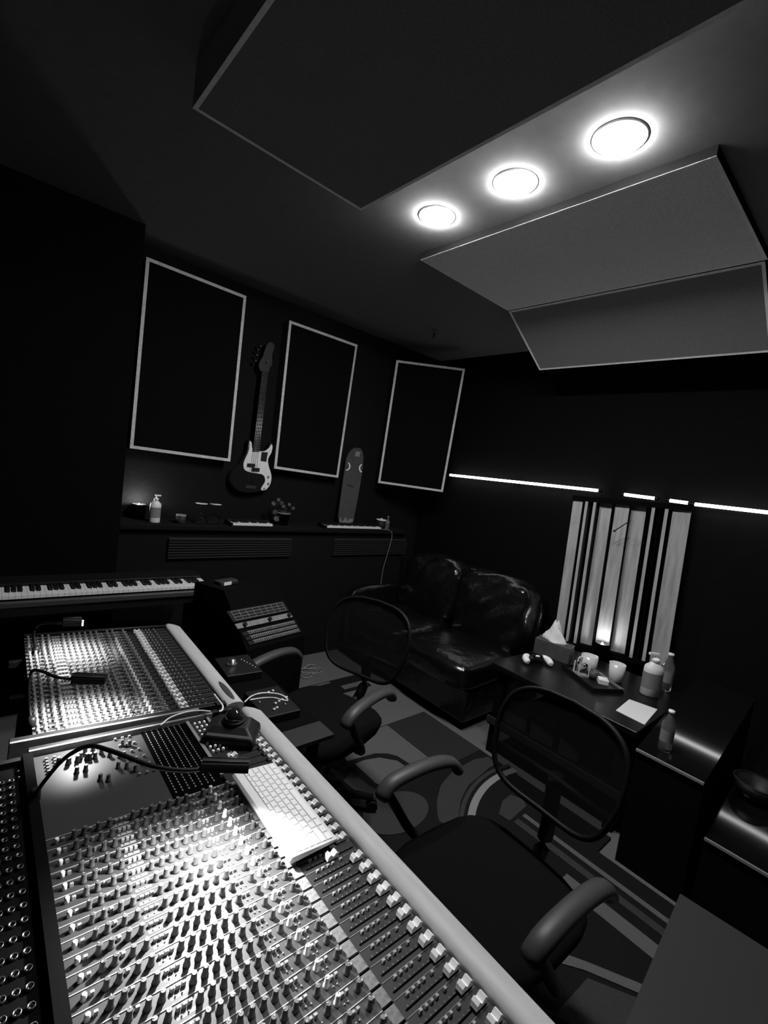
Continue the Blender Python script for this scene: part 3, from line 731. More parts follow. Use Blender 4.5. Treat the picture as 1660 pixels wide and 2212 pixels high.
for i, n_ in enumerate(rws):
    x0 = uu + i * cw; x1 = x0 + cw - .0024
    if i == 0: x0 += cw * .35
    wds = [1.0] * n_
    if i == 1: wds[-1] = 1.5
    if i == 2: wds[0] = 1.5
    if i == 3: wds[0] = wds[-1] = 1.7
    if i == 4: wds[0] = wds[-1] = 2.2
    if i == 5: wds[3] = 5.0
    tot = sum(wds); y = -KLn / 2 + .005; un = (KLn - .01) / tot
    for wd in wds:
        zc = .0105 + sl_ * ((x0 + x1) / 2 + KWd / 2 - .012)
        km = MB().box(x0, x1, y + .0011, y + wd * un - .0011, zc - .002, zc + .0024, c=.0006)
        km.build('key', 'white', t); y += wd * un
# ================================================================ trackball, cables, small boxes near the armrest
tp = con_px(500, 1590, .006)
t = thing('trackball', 'black trackball with a glossy ball between the two consoles', 'trackball', tp, math.radians(-38))
MB().loft([[(-.075, -.05, 0), (.075, -.05, 0), (.075, .05, 0), (-.075, .05, 0)], [(-.072, -.047, .018), (.072, -.047, .018), (.072, .047, .022), (-.072, .047, .022)], [(-.045, -.02, .040), (.045, -.02, .040), (.045, .035, .045), (-.045, .035, .045)]], 0, False).build('base', 'black', t, bevel=.006)
MB().lathe([(.028, .040), (.032, .046), (.030, .050), (.026, .048)], 24, (0, .008, 0), cap=False).build('ball_ring', 'black', t)
MB().sphere((0, .008, .052), .027, 24, k=14).build('ball', 'gloss', t)
MB().box(-.06, .06, -.049, -.030, .020, .027).build('button_bar', 'arm', t, bevel=.002)
def cable(label, pts, r=.0022, m='cable'):
    tag(MB().tube(arc([con_px(*p) for p in pts], 6), r, 6).build('cable', m), label, 'cable')
cable('white cable lying across the gap left of the trackball', [(348, 1566, .022), (368, 1550, .022), (400, 1539, .023), (430, 1535, .024), (455, 1537, .024)])
cable('short white cable curling up behind the trackball', [(463, 1500, .03), (472, 1512, .03), (481, 1524, .03), (480, 1534, .03), (473, 1537, .03)], .003)
cable('pair of white cables looping over the armrest beside the trackball', [(528, 1517, .03), (545, 1503, .03), (568, 1497, .03), (595, 1498, .025), (612, 1503, .02), (622, 1513, .01), (610, 1512, .01), (590, 1507, .012), (565, 1508, .015), (540, 1512, .02)])
bp = con_px(592, 1528, -.11)
stz = bp.z
t = thing('side_table', 'narrow black side table beside the far armrest', 'table', (.87, 1.5, 0))
MB().box(.765, .975, 1.25, 1.80, stz - .02, stz).build('top', 'matt', t, (.87, 1.5, 0))
for x in (.78, .93):
    for y in (1.26, 1.75): MB().box(x, x + .03, y, y + .03, 0.0, stz - .02).build('leg', 'matt', t, (.87, 1.5, 0))
t = thing('controller_box', 'small black button controller beside the armrest', 'controller', (.865, bp.y, stz), math.radians(-3))
MB().box(-.07, .07, -.10, .10, 0, .03).build('case', 'black', t, bevel=.004)
for i, (x, y) in enumerate(((.0, -.03), (.018, -.022), (.034, -.016), (.056, -.006), (-.022, -.066), (-.008, -.060), (.01, .055), (.03, .06), (-.03, .06), (-.05, .0), (.03, -.05))):
    MB().lathe([(.0055 if i < 8 else .003, .030), (.005 if i < 8 else .0025, .037), (.001, .038)], 10, (x, y, 0)).build('button', 'knobw', t)
p = at(540, 1447, Z=stz)
t = thing('dial_box', 'black box with a steel dial and a row of small lights', 'controller', (.87, p.y, stz), math.radians(-5))
MB().box(-.075, .075, -.09, .09, 0, .035).build('case', 'black', t, bevel=.004)
MB().lathe([(.024, .035), (.024, .042), (.016, .045), (.015, .058), (.001, .059)], 20, (-.025, .01, 0)).build('dial', 'steel', t)
for k in range(6): MB().lathe([(.0028, .035), (.002, .039), (.0005, .0395)], 8, (.028 + .006 * k, .04 - .018 * k, 0)).build('indicator', 'offwhite', t)
# pull-out ledge beside armrest
p = con_px(652, 1588, -.06)
t = thing('side_ledge', 'dark narrow ledge jutting out beside the armrest', 'shelf', (p.x, p.y, 0))
MB().box(-.08, .10, -.045, .045, p.z - .015, p.z).build('board', 'cabtop', t, bevel=.002)
MB().box(-.07, -.04, -.03, .03, 0, p.z - .015).build('post', 'black', t)

# ================================================================ sloped rack with patch fields
a0 = at(487, 1320, Y=2.17); a1 = at(610, 1298, Y=2.37); a2 = at(650, 1365, Y=2.27); a3 = at(535, 1395, Y=2.07)
rb = Vector(((a0.x + a2.x) / 2 + .05, (a0.y + a2.y) / 2 + .1, 0))
t = thing('rack_desk', 'black sloped rack desk with patch fields beyond the far console', 'rack', rb)
def fq(u, v, d=0.0):
    top = a0 + (a1 - a0) * u; bot = a3 + (a2 - a3) * u
    n_ = (a1 - a0).cross(a3 - a0).normalized()
    if n_.dot(FWD) > 0: n_ = -n_
    return top + (bot - top) * v + n_ * d
bk = Vector((-.18, .38, 0)) * 0.8
cs = [fq(.16, -.55), fq(1.06, -.55), fq(1.06, 1.12), fq(-.05, 1.12)]
top2 = [cs[0] + bk * .6, cs[1] + bk * .6]
fl = [Vector((q.x, q.y, 0.0)) for q in (cs[3], cs[2], top2[1], top2[0])]
mb = MB(); mb.add([cs[0], cs[1], cs[2], cs[3], top2[0], top2[1], fl[0], fl[1], fl[2], fl[3]], [(0, 1, 2, 3), (4, 5, 1, 0), (3, 2, 7, 6), (9, 8, 5, 4), (0, 3, 6, 9, 4), (1, 5, 8, 7, 2), (6, 7, 8, 9)])
mb.build('cabinet', 'matt', t, rb)
def rq(name, u0, u1, v0, v1, d, m):
    return MB().prism([fq(u0, v0, d), fq(u1, v0, d), fq(u1, v1, d), fq(u0, v1, d)], fq(u0, v0, .0005) - fq(u0, v0, d)).build(name, m, t, rb)
rq('screen_unit', .0, 1.0, .02, .33, .006, 'panel_dark')
for i in range(9): rq('grid_line', .05 + i * .112, .056 + i * .112, .05, .30, .0075, 'grey')
for v in (.05, .13, .21, .29): rq('grid_line', .05, .96, v, v + .012, .0075, 'grey')
rq('silver_unit', .0, 1.0, .39, .53, .006, 'silver')
for u in (.12, .55, .93): 
    c = fq(u, .46, .006); n_ = fq(u, .46, .02) - c
    MB().tube([c, c + n_], .011, 12).build('dial', 'black', t, rb)
for k, v in enumerate((.64, .77, .90)):
    rq('patch_row', .02, 1.0, v, v + .105, .006, 'panel_dark')
    rq('label_strip', .10, .98, v, v + .02, .0075, 'grey')
    jm = MB()
    for i in range(24):
        for vv in (.04, .075):
            c = fq(.12 + i * .036, v + vv, .006); jm.prism([fq(.108 + i * .036, v + vv - .012, .009), fq(.13 + i * .036, v + vv - .012, .009), fq(.13 + i * .036, v + vv + .012, .009), fq(.108 + i * .036, v + vv + .012, .009)], c - fq(.12 + i * .036, v + vv, .009))
    o = jm.build('jack_row', 'silver', t, rb); o['kind'] = 'stuff'
tz = (top2[0] + top2[1]) / 2
q = fq(.42, -.55, 0) + bk * .3
t = thing('tape_case', 'small pale object lying on top of the sloped rack', 'case', q, .3)
MB().box(-.06, .06, -.03, .03, 0, .025).build('case', 'panel', t, bevel=.008)
MB().box(-.04, .01, -.032, -.029, .004, .021).build('label_plate', 'offwhite', t)

# ================================================================ office chairs
def office_chair(label, cx_, cy_, rz, seat_z, back_dx=.30, b0=.10, b1=.47, bw=.245):
    """local: faces -x, backrest at +x"""
    t = thing('office_chair', label, 'chair', (cx_, cy_, .0155), rz, 'black office chairs at the console')
    sz = seat_z
    # seat cushion
    rings = []
    for z, sc in ((sz - .07, .86), (sz - .05, .97), (sz - .02, 1.0), (sz - .005, .95), (sz, .86)):
        ring = []
        for i in range(24):
            a = 2 * math.pi * i / 24; ca, sa = math.cos(a), math.sin(a)
            x = .25 * sc * (abs(ca) ** .55) * (1 if ca > 0 else -1); y = .25 * sc * (abs(sa) ** .55) * (1 if sa > 0 else -1)
            ring.append((x, y, z + (.012 if x < -.2 else 0) * -1))
        rings.append(ring)
    MB().loft(rings, 0, True).build('seat', 'chair', t)
    # back: rounded frame, curved in plan and leaning
    bz0, bz1 = sz + b0, sz + b1
    def bp_(y, z, off=0): return (back_dx - .05 * (y / .25) ** 2 * 0.8 + .10 * (z - bz0) / (bz1 - bz0) - .02 + off, y, z)
    outl = []
    for i in range(40):
        a = 2 * math.pi * i / 40; ca, sa = math.cos(a), math.sin(a)
        y = bw * (abs(ca) ** .5) * (1 if ca > 0 else -1); s2 = (abs(sa) ** .55) * (1 if sa > 0 else -1)
        z = (bz0 + bz1) / 2 + s2 * (bz1 - bz0) / 2
        if s2 < 0: y *= 1 - .12 * abs(s2)
        if s2 > 0: z -= .02 * (y / .245) ** 2
        outl.append((y, z))
    MB().tube([bp_(y, z) for y, z in outl], .0095, 8, closed=True).build('back_frame', 'frame', t)
    c0 = (0.0, (bz0 + bz1) / 2); vs = [bp_(*c0)]; fs = []
    K = 5
    for k in range(1, K + 1):
        vs += [bp_(y * k / K, c0[1] + (z - c0[1]) * k / K) for y, z in outl]
    for i in range(40):
        fs.append((0, 1 + i, 1 + (i + 1) % 40))
        for k in range(K - 1):
            a = 1 + k * 40; b = a + 40
            fs.append((a + i, b + i, b + (i + 1) % 40, a + (i + 1) % 40))
    MB().add(vs, fs, 0, True).build('back_mesh', 'mesh', t)
    # lumbar bar and spine
    MB().tube([bp_(-.21, bz0 + .10, .02), bp_(0, bz0 + .09, .03), bp_(.21, bz0 + .10, .02)], .014, 8).build('lumbar_bar', 'black', t)
    MB().tube(arc([(.05, 0, sz - .09), (.22, 0, sz - .085), (back_dx + .045, 0, sz + .02), bp_(0, bz0 + .1, .032)], 5), [.022] * 16, 8, flat=1.6).build('spine', 'black', t)
    for s_ in (-1, 1):
        y = s_ * .285
        MB().tube(arc([(-.225, y * .98, sz + .145), (-.19, y, sz + .185), (-.10, y, sz + .20), (.0, y, sz + .20), (.09, y, sz + .18), (.14, y * .99, sz + .13)], 4), [.018] + [.028] * 19 + [.018], 10, flat=.7).build('armrest', 'arm', t)
        MB().tube(arc([(-.20, y, sz + .165), (-.14, y, sz + .08), (-.06, y * .98, sz - .03), (.0, y * .7, sz - .078), (.03, s_ * .1, sz - .08)], 4), .016, 8).build('arm_bracket', 'black', t)
    MB().box(-.13, .13, -.11, .11, sz - .10, sz - .07).build('mechanism', 'black', t, bevel=.006)
    MB().lathe([(.027, .10), (.027, sz - .25), (.019, sz - .25), (.019, sz - .10)], 16).build('gas_lift', 'black', t)
    hub = MB().lathe([(.045, .075), (.045, .125), (.03, .14)], 16); hub.build('hub', 'black', t)
    for i in range(5):
        a = 2 * math.pi * i / 5 + .4; ca, sa = math.cos(a), math.sin(a)
        MB().tube([(ca * .03, sa * .03, .105), (ca * .17, sa * .17, .088), (ca * .30, sa * .30, .070)], [.024, .02, .015], 8).build('base_leg', 'black', t)
        cs_ = MB()
        for dd_ in (-.012, .012):
            cs_.tube([(ca * .30 - sa * (dd_ - .006), sa * .30 + ca * (dd_ - .006), .027), (ca * .30 - sa * (dd_ + .006), sa * .30 + ca * (dd_ + .006), .027)], .027, 14)
        cs_.lathe([(.006, .025), (.006, .07)], 8, (ca * .30, sa * .30, 0))
        cs_.build('caster', 'rubber', t)
    return t
office_chair('mesh backed office chair farther away, in front of the sofa', 1.24, 1.64, math.radians(17), .48, .30)
office_chair('mesh backed office chair nearest the camera, its seat behind the armrest', 1.21, .665, math.radians(-4), .45, .25, .15, .50, .228)

# ================================================================ leather sofa
sb_ = Vector((2.85, 2.45, 0))
t = thing('leather_sofa', 'black leather two seat sofa along the right wall', 'sofa', sb_)
def cushion(name, x0, x1, y0, y1, z0, z1, r=.05, puff=.03, lean=0.0, sag=0.0, seed=1, nx=14, ny=14, amp=.008):
    """puffy box with wrinkles, world coordinates"""
    rg = random.Random(seed); ph = [(rg.uniform(6, 16), rg.uniform(6, 16), rg.uniform(0, 6)) for _ in range(5)]
    n = 14; vs = []; fs = []
    cx_, cy_, cz_ = (x0 + x1) / 2, (y0 + y1) / 2, (z0 + z1) / 2
    hx, hy, hz_ = (x1 - x0) / 2, (y1 - y0) / 2, (z1 - z0) / 2
    def warp(p):
        x, y, z = p
        # superellipsoid-like rounding
        q = Vector((x, y, z)); m = max(abs(x), abs(y), abs(z)); l = (abs(x) ** 6 + abs(y) ** 6 + abs(z) ** 6) ** (1 / 6)
        q = q * (m / l)
        k = sum(math.sin(a * q.y * hy * 2.2 + b * q.z * hz_ * 2.2 + c + 3 * q.x) for a, b, c in ph) / 5 * amp
        bulge = puff * (1 - q.y * q.y) * (1 - q.z * q.z)
        X = cx_ + q.x * hx + (-1 if q.x < 0 else 1) * (bulge + k) * min(1, abs(q.x) * 1.2)
        Y = cy_ + q.y * hy + k * .6
        Z = cz_ + q.z * hz_ + puff * .6 * (1 - q.y * q.y) * (1 - q.x * q.x) * (1 if q.z > 0 else 0) + k
        X += lean * (q.z + 1) / 2 * (z1 - z0)
        return (X, Y, Z)
    for ax in range(3):
        for sg in (-1, 1):
            o = len(vs)
            for i in range(n + 1):
                for j in range(n + 1):
                    a, b = -1 + 2 * i / n, -1 + 2 * j / n
                    p = [0, 0, 0]; p[ax] = sg; p[(ax + 1) % 3] = a; p[(ax + 2) % 3] = b
                    vs.append(warp(p))
            for i in range(n):
                for j in range(n):
                    q = (o + i * (n + 1) + j, o + (i + 1) * (n + 1) + j, o + (i + 1) * (n + 1) + j + 1, o + i * (n + 1) + j + 1)
                    fs.append(q if sg > 0 else q[::-1])
    return MB().add(vs, fs, 0, True).build(name, 'leather', t, sb_)
MB().box(2.47, 3.40, 1.72, 3.04, .06, .30).build('base', 'leather', t, sb_, bevel=.02)
for x in (2.55, 3.3):
    for y in (1.80, 2.98): MB().box(x - .03, x + .03, y - .03, y + .03, 0, .06).build('foot', 'black', t, sb_)
for k, (y0, y1) in enumerate(((1.70, 2.34), (2.35, 2.99))):
    cushion('seat_cushion', 2.38, 3.05, y0, y1, .28, .47, seed=3 + k, puff=.025)
    cushion('back_cushion', 2.92, 3.16, y0, y1, .42, .94, seed=8 + k, puff=.05, lean=.16, amp=.016)
cushion('armrest', 2.42, 3.2, 2.99, 3.08, .10, .62, seed=21, puff=.015)
cushion('sofa_back', 3.16, 3.36, 1.72, 3.06, .10, .90, seed=22, puff=.02, lean=.1)

# ================================================================ low black tables along the right wall
ZT = 0.57
t = thing('low_table', 'black low table with mugs and tissues below the diffuser', 'table', (2.85, 1.1, 0))
MB().box(2.43, 3.24, .70, 1.55, ZT - .03, ZT).build('top', 'satin', t, (2.85, 1.1, 0), bevel=.003)
for x in (2.47, 3.16):
    for y in (.74, 1.47): MB().box(x, x + .05, y, y + .05, 0, ZT - .03).build('leg', 'matt', t, (2.85, 1.1, 0))
MB().box(2.452, 3.2, .72, 1.53, .18, .20).build('lower_shelf', 'matt', t, (2.85, 1.1, 0))
MB().box(2.44, 2.452, .72, 1.53, .195, .235).build('shelf_edge', 'cabtop', t, (2.85, 1.1, 0))
SHL = .20
def low(px, py, x): p = at(px, py, X=x); return (x, p.y, SHL)
for k, (px, x, w_, h_, lb) in enumerate(((1120, 2.62, .08, .10, 'small pale carton on the lower table shelf, leftmost'), (1180, 2.62, .07, .13, 'pale woven box on the lower table shelf beside the carton'), (1240, 2.62, .055, .12, 'speckled box in the middle of the lower table shelf'))):
    q = low(px, 1600, x); tb = thing('storage_box', lb, 'box', q, .1 * k)
    MB().box(-.09, .09, -w_, w_, 0, h_).build('box', 'panel', tb, bevel=.004)
    MB().box(-.095, .095, -w_ - .004, w_ + .004, h_ + .0005, h_ + .02).build('lid', 'box', tb, bevel=.003)
q = low(1290, 1630, 2.62); tb = thing('round_tin', 'dark round tin on the lower table shelf', 'tin', q)
MB().lathe([(.055, 0), (.055, .10)], 24).build('tin', 'box', tb); MB().lathe([(.058, .1005), (.058, .118), (.001, .119)], 24).build('lid', 'panel', tb)
def sloped(label, xf, y0, y1, zf, xb, rise):
    c = Vector(((xf + xb) / 2, (y0 + y1) / 2, 0))
    t = thing('sloped_cabinet', label, 'cabinet', c)
    zb = zf + rise
    pl = [(xf, y0, 0), (xb, y0, 0), (xb, y0, zb), (xf, y0, zf)]
    MB().prism(pl, (0, y1 - y0, 0)).build('body', 'matt', t, c)
    n_ = Vector((-rise, 0, xb - xf)).normalized() * .006
    a, b, d_, e = Vector((xf - .004, y0, zf)), Vector((xb, y0, zb)), Vector((xb, y1, zb)), Vector((xf - .004, y1, zf))
    MB().prism([p + n_ for p in (a, b, d_, e)], -n_).build('sloped_lid', 'lacquer', t, c)
    MB().box(xf - .012, xf - .004, y0, y1, zf - .006, zf + .008).build('edge_highlight', 'grey', t, c, bevel=.002)  # grey strip paints the highlight along the front edge
    return t
e0, e1 = at(1380, 1615, Z=.55), at(1520, 1697, Z=.55)
sloped('black sloped cabinet with a bottle on it, right of the table', (e0.x + e1.x) / 2, e1.y, min(e0.y, .69), .55, 3.1, .18)
e2, e3 = at(1530, 1800, Z=.33), at(1660, 1905, Z=.33)
sloped('lower black sloped cabinet at the right edge of the picture', (e2.x + e3.x) / 2, -.25, min(e2.y, e1.y - .01), .33, 3.1, .18)
# things on the table
def tab(px, py, z=ZT): p = at(px, py, Z=z); p.z = z; return p
p = tab(1194, 1418); 
t = thing('tissue_box', 'dark tissue box with a white tissue pulled out', 'tissue box', p, math.radians(102))
MB().box(-.115, .115, -.055, .055, 0, .105).build('box', 'box', t, bevel=.003)
rg = random.Random(4); rings = []
for k in range(9):
    f_ = k / 8; z = .1055 + .135 * f_; r = .048 * (1 - f_) ** 1.1 + .017 * (1 - .5 * f_)
    if k == 8: r = .008
    rings.append([(.01 * f_ + r * 1.2 * math.cos(a) * (1 + .25 * math.sin(3 * a + k * .4)), .7 * r * math.sin(a) * (1 + .3 * math.cos(4 * a + k * .5)), z + .012 * math.sin(2 * a + k)) for a in [2 * math.pi * i / 18 for i in range(18)]])
rings[0] = [(x, y, .1055) for x, y, z in rings[0]]
MB().loft(rings, 0, True).build('tissue', 'tissue', t)
# game controller
p = tab(1158, 1432)
t = thing('game_controller', 'white and black game controller left of the tissue box', 'game controller', p, math.radians(-35))
MB().loft([[(a * sx_, b * sx_, z) for a, b in smooth_poly([(-.045, .02), (0, .028), (.045, .02), (.05, -.005), (.03, -.02), (0, -.016), (-.03, -.02), (-.05, -.005)])] for z, sx_ in ((.008, .9), (.02, 1.05), (.035, 1.0), (.042, .8))], 0, True).build('body', 'black', t)
for s_ in (-1, 1):
    MB().tube(arc([(s_ * .045, .022, .028), (s_ * .068, .012, .030), (s_ * .078, -.02, .024), (s_ * .074, -.05, .018)], 4), [.014] + [.019] * 5 + [.021] * 5 + [.017, .010], 12).build('grip', 'white', t)
    MB().lathe([(.007, .04), (.006, .05), (.011, .053), (.009, .057), (.001, .056)], 12, (s_ * .024, -.012, 0)).build('thumb_stick', 'rubber', t)
MB().box(-.022, .022, -.004, .02, .042, .045).build('touch_pad', 'white', t, bevel=.002)
# tray with things
p = tab(1278, 1468); tr = p
t = thing('serving_tray', 'dark tray with a pale rim carrying glasses and a mug', 'tray', p, math.radians(60))
MB().box(-.16, .16, -.10, .10, 0, .008).build('base', 'black', t)
for x0, x1, y0, y1 in ((-.16, .16, -.10, -.094), (-.16, .16, .094, .10), (-.16, -.154, -.094, .094), (.154, .16, -.094, .094)):
    MB().box(x0, x1, y0, y1, .0085, .022).build('rim', 'grey' if y0 == -.10 else 'black', t)
def mug(px, py, r, h, label, rz, z=ZT, mt='mug', taper=1.0):
    p = tab(px, py, z)
    t = thing('mug', label, 'mug', p, rz)
    MB().lathe([(r * taper * .9, 0), (r * taper, .004), (r, h), (r * .93, h), (r * taper * .9, .01), (.001, .008)], 24).build('cup', mt, t)
    MB().tube(arc([(r * .95, 0, h * .85), (r + .022, 0, h * .82), (r + .028, 0, h * .5), (r + .018, 0, h * .25), (r * .93 * taper, 0, h * .2)], 4), .005, 8).build('handle', mt, t)
    return t
mug(1270, 1446, .050, .092, 'white mug behind the square glass on the tray', math.radians(150), ZT + .008)
mug(1329, 1470, .047, .108, 'white tapered mug right of the candle', math.radians(-10), ZT, taper=.82)
p = tab(1255, 1458, ZT + .008); t = thing('square_glass', 'square whisky glass with pale edges at the front of the tray', 'glass', p, math.radians(50))
gl = MB(); 
for sx, sy in ((-1, -1), (1, -1), (1, 1), (-1, 1)): gl.box(sx * .032 - .003, sx * .032 + .003, sy * .032 - .003, sy * .032 + .003, .008, .075)
gl.build('edges', 'offwhite', t); 
MB().box(-.036, .036, -.036, .036, 0, .008).build('base', 'grey', t)
MB().lathe([(.03, .0085), (.031, .07)], 20, cap=False).build('glass_body', 'glass', t)
p = tab(1302, 1476, ZT + .008); t = thing('small_packet', 'small pale foil packet at the right front of the tray', 'packet', p, math.radians(35))
MB().box(-.03, .03, -.028, .028, 0, .03).build('packet', 'offwhite', t, bevel=.004)
MB().box(-.02, .02, -.0285, -.0275, .006, .024).build('printed_label', 'panel', t)
p = tab(1281, 1466, ZT + .008); t = thing('small_cup', 'small dark cup between the square glass and the packet', 'cup', p)
MB().lathe([(.026, 0), (.03, .05), (.027, .05), (.024, .008), (.001, .006)], 20).build('cup', 'box', t)
cnd = at(1304, 1440, Z=ZT); cnd.z = ZT
candle(cnd + Vector((.15, .09, 0)), 'jar_candle', 'lit jar candle glowing against the diffuser slats', .045, .10, CANDLE_W, .010)
pump_bottle(tab(1403, 1500), 'pump_bottle', 'white pump bottle at the foot of the diffuser', .055, .25, 'offwhite', math.radians(140))
p = tab(1436, 1490); t = thing('water_bottle', 'clear water bottle right of the white pump bottle', 'bottle', p)
def wbottle(t, s=1.0):
    MB().lathe([(.028 * s, 0), (.033 * s, .006), (.033 * s, .15 * s), (.014 * s, .20 * s), (.013 * s, .215 * s)], 20).build('bottle', 'water', t)
    MB().lathe([(.0335 * s, .055 * s), (.0335 * s, .12 * s)], 20, cap=False).build('wrap_label', 'grey', t)
    MB().lathe([(.016 * s, .213 * s), (.016 * s, .23 * s), (.001, .231 * s)], 16).build('cap', 'offwhite', t)
wbottle(t)
q = [tab(*c, ZT + .0) for c in ((1360, 1511), (1421, 1533), (1393, 1566), (1331, 1535))]
ctr = sum(q, Vector()) / 4
tag(MB().prism([c + Vector((0, 0, .002)) for c in q], (0, 0, -.002)).build('paper_sheet', 'paper', None, None), 'blank white sheet of paper on the black table', 'paper')
xb_ = at(1437, 1612, Z=.59); xf_ = (e0.x + e1.x) / 2
zl = .55 + (xb_.x - xf_) / (3.1 - xf_) * .18 + .006
t = thing('water_bottle', 'clear water bottle standing on the sloped cabinet', 'bottle', (xb_.x, xb_.y, zl)); wbottle(t, .82)
p = at(1632, 1705, Z=.46)
t = thing('round_bowl', 'dark round bowl with a grey rim at the right edge', 'bowl', (p.x, p.y, 0.33 + (p.x - (e2.x + e3.x) / 2) / (3.1 - (e2.x + e3.x) / 2) * .18 + .006))
MB().lathe([(.04, 0), (.07, .02), (.085, .07), (.08, .07), (.064, .024), (.001, .012)], 28).build('bowl', 'black', t)
MB().lathe([(.080, .0702), (.086, .072), (.086, .076), (.080, .0755)], 28, cap=False).build('rim', 'panel', t)

# ================================================================ white cabinet at the lower right
z0 = .80
w0, w1, w2 = at(1470, 1930, Z=z0), at(1352, 2212, Z=z0), at(1662, 2095, Z=z0)
ea = (w1 - w0).normalized(); eb = (w2 - w0).normalized(); eb = (eb - ea * eb.dot(ea)).normalized()
c = w0 + ea * .25 + eb * .25; c.z = 0
t = thing('white_cabinet', 'pale cabinet top at the lower right corner', 'cabinet', c)
pl = [w0, w0 + ea * .6, w0 + ea * .6 + eb * .6, w0 + eb * .6]
MB().prism([q + Vector((0, 0, 0)) for q in pl], (0, 0, -.025)).build('top', 'cabtop', t, c)
pl2 = [w0 + ea * .012 + eb * .012, w0 + ea * .58 + eb * .012, w0 + ea * .58 + eb * .58, w0 + ea * .012 + eb * .58]
MB().prism([q - Vector((0, 0, .0255)) for q in pl2], (0, 0, -(z0 - .0255))).build('carcass', 'panel_dark', t, c)

# ================================================================ rug
rz_ = .012
t = thing('rug', 'dark rug with pale bands and concentric rounded rings', 'rug', (1.6, 1.0, 0))
org = (1.6, 1.0, 0)
MB().box(.98, 2.27, .26, 2.02, 0, rz_).build('ground', 'rug_dark', t, org)
MB().box(2.27, 2.42, .72, 2.02, 0, rz_).build('ground', 'rug_dark', t, org)  # rug widened here to carry the painted floor shade
def band(x0, x1, y0, y1, m, h=.003): MB().box(x0, x1, y0, y1, rz_, rz_ + h).build('stripe', m, t, org)
def ring(cx_, cy_, r0, r1, a0, a1, m, h=.003, n=28):
    P = []
    if r0 <= 0: P = [(cx_ + r1 * math.cos(a0 + (a1 - a0) * i / n), cy_ + r1 * math.sin(a0 + (a1 - a0) * i / n), rz_ + h) for i in range(n)]
    else:
        P = [(cx_ + r1 * math.cos(a0 + (a1 - a0) * i / n), cy_ + r1 * math.sin(a0 + (a1 - a0) * i / n), rz_ + h) for i in range(n + 1)]
        Q = [(cx_ + r0 * math.cos(a0 + (a1 - a0) * i / n), cy_ + r0 * math.sin(a0 + (a1 - a0) * i / n), rz_ + h) for i in range(n + 1)]
        mb = MB(); vs = P + Q + [(x, y, rz_) for x, y, _ in P] + [(x, y, rz_) for x, y, _ in Q]; N_ = n + 1; fs = []
        for i in range(n):
            fs += [(i, i + 1, N_ + i + 1, N_ + i), (2 * N_ + i + 1, 2 * N_ + i, i, i + 1), (N_ + i, N_ + i + 1, 3 * N_ + i + 1, 3 * N_ + i)]
        return mb.add(vs, fs).build('ring', m, t, org)
    MB().prism(P, (0, 0, -h)).build('disc', m, t, org)
tau = 2 * math.pi
def patch(pl, m, h=.003, name='patch'):
    a = sum(pl[i][0] * pl[(i + 1) % len(pl)][1] - pl[(i + 1) % len(pl)][0] * pl[i][1] for i in range(len(pl)))
    if a < 0: pl = pl[::-1]
    MB().prism([(x, y, rz_ + h) for x, y in pl], (0, 0, -h)).build(name, m, t, org)
for x0, x1, y0, y1, m in ((2.145, 2.172, .27, 1.05, 'rug_mid'), (2.068, 2.108, .27, 1.05, 'rug_low'), (1.935, 2.01, .27, .74, 'rug_mid'), (2.065, 2.418, 1.52, 2.015, 'rug_shade')):  # last band paints the soft shade on the floor before the sofa
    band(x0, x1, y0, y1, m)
patch([(2.063, 2.01), (2.06, 1.60), (1.925, 1.60), (1.903, 1.736), (1.867, 1.782), (1.80, 1.82), (1.62, 1.84), (1.62, 2.01)], 'rug_mid')
patch([(1.64, 1.80), (1.71, 1.80), (1.80, 1.775), (1.872, 1.702), (1.885, 1.60), (1.80, 1.545), (1.678, 1.54), (1.64, 1.62)], 'rug_mid')
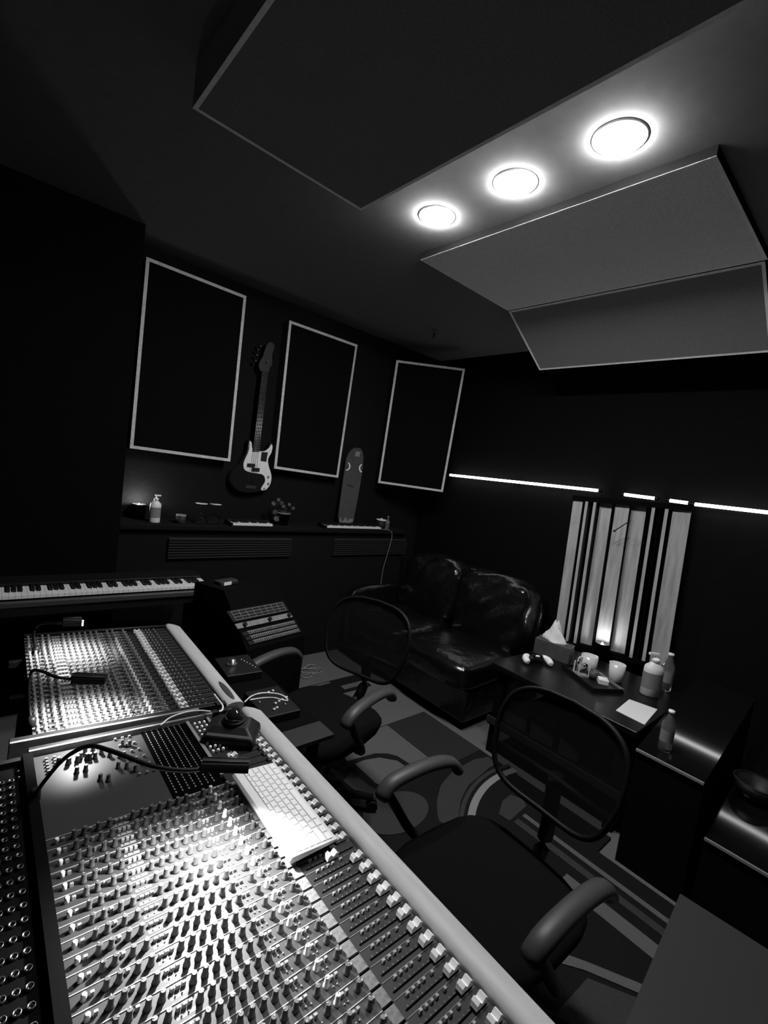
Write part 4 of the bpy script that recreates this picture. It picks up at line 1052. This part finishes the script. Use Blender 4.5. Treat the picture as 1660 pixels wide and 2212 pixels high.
patch([(1.583, 1.76), (1.60, 1.62), (1.617, 1.548), (1.569, 1.529), (1.515, 1.621), (1.50, 1.72)], 'rug_low')
patch([(1.60 + .19 * math.cos(tau * i / 32), 1.41 + .12 * math.sin(tau * i / 32)) for i in range(32)], 'rug_low', name='disc')
patch([(1.74, 1.25), (1.759, 1.283), (1.831, 1.355), (1.944, 1.428), (2.085, 1.469), (2.30, 1.48), (2.40, 1.45), (2.40, 1.385), (2.314, 1.38), (2.076, 1.345), (1.955, 1.295), (1.87, 1.24), (1.78, 1.17)], 'rug_low', .0025)
ring(2.29, .60, .685, .722, 1.35, 2.5, 'rug_light')
ring(2.29, .60, .740, .762, 1.35, 2.5, 'rug_low', .0032)
patch([(2.046, 1.123), (2.143, 1.17), (2.227, 1.176), (2.26, 1.12), (2.229, 1.078), (2.056, 1.065)], 'rug_low')
patch([(1.62, .56), (1.67, .50), (1.753, .362), (1.80, .27), (1.85, .27), (1.793, .369), (1.71, .503), (1.65, .59)], 'rug_mid', .0032)
patch([(1.30, .50), (1.504, .489), (1.654, .480), (1.735, .355), (1.77, .27), (1.25, .27)], 'rug_low', .0025)
t = thing('floor_mat', 'narrow dark mat on the carpet before the back wall', 'mat', (1.95, 2.6, 0))
MB().box(1.70, 2.33, 2.50, 2.69, 0, .008).build('pile', 'rug_dark', t, (1.95, 2.6, 0))
MB().box(2.10, 2.30, 2.53, 2.585, .008, .0095).build('pale_patch', 'rug_mid', t, (1.95, 2.6, 0))
MB().box(1.70, 2.06, 2.655, 2.68, .008, .0095).build('pale_band', 'rug_mid', t, (1.95, 2.6, 0))
# cable coil on the carpet
cp = []
for k in range(40):
    a = k * .55; r = .05 + .04 * math.sin(k * .9) ** 2 + .02 * math.sin(k * .37)
    q = at(668, 1452, Z=0); cp.append((q.x + r * 1.1 * math.cos(a) + .05 * math.sin(k * .21), q.y + r * math.sin(a), .006 + .002 * (k % 4)))
tag(MB().tube(arc(cp, 4), .0028, 5).build('cable_coil', 'gcable'), 'thin pale cable coiled on the carpet below the rack', 'cable')
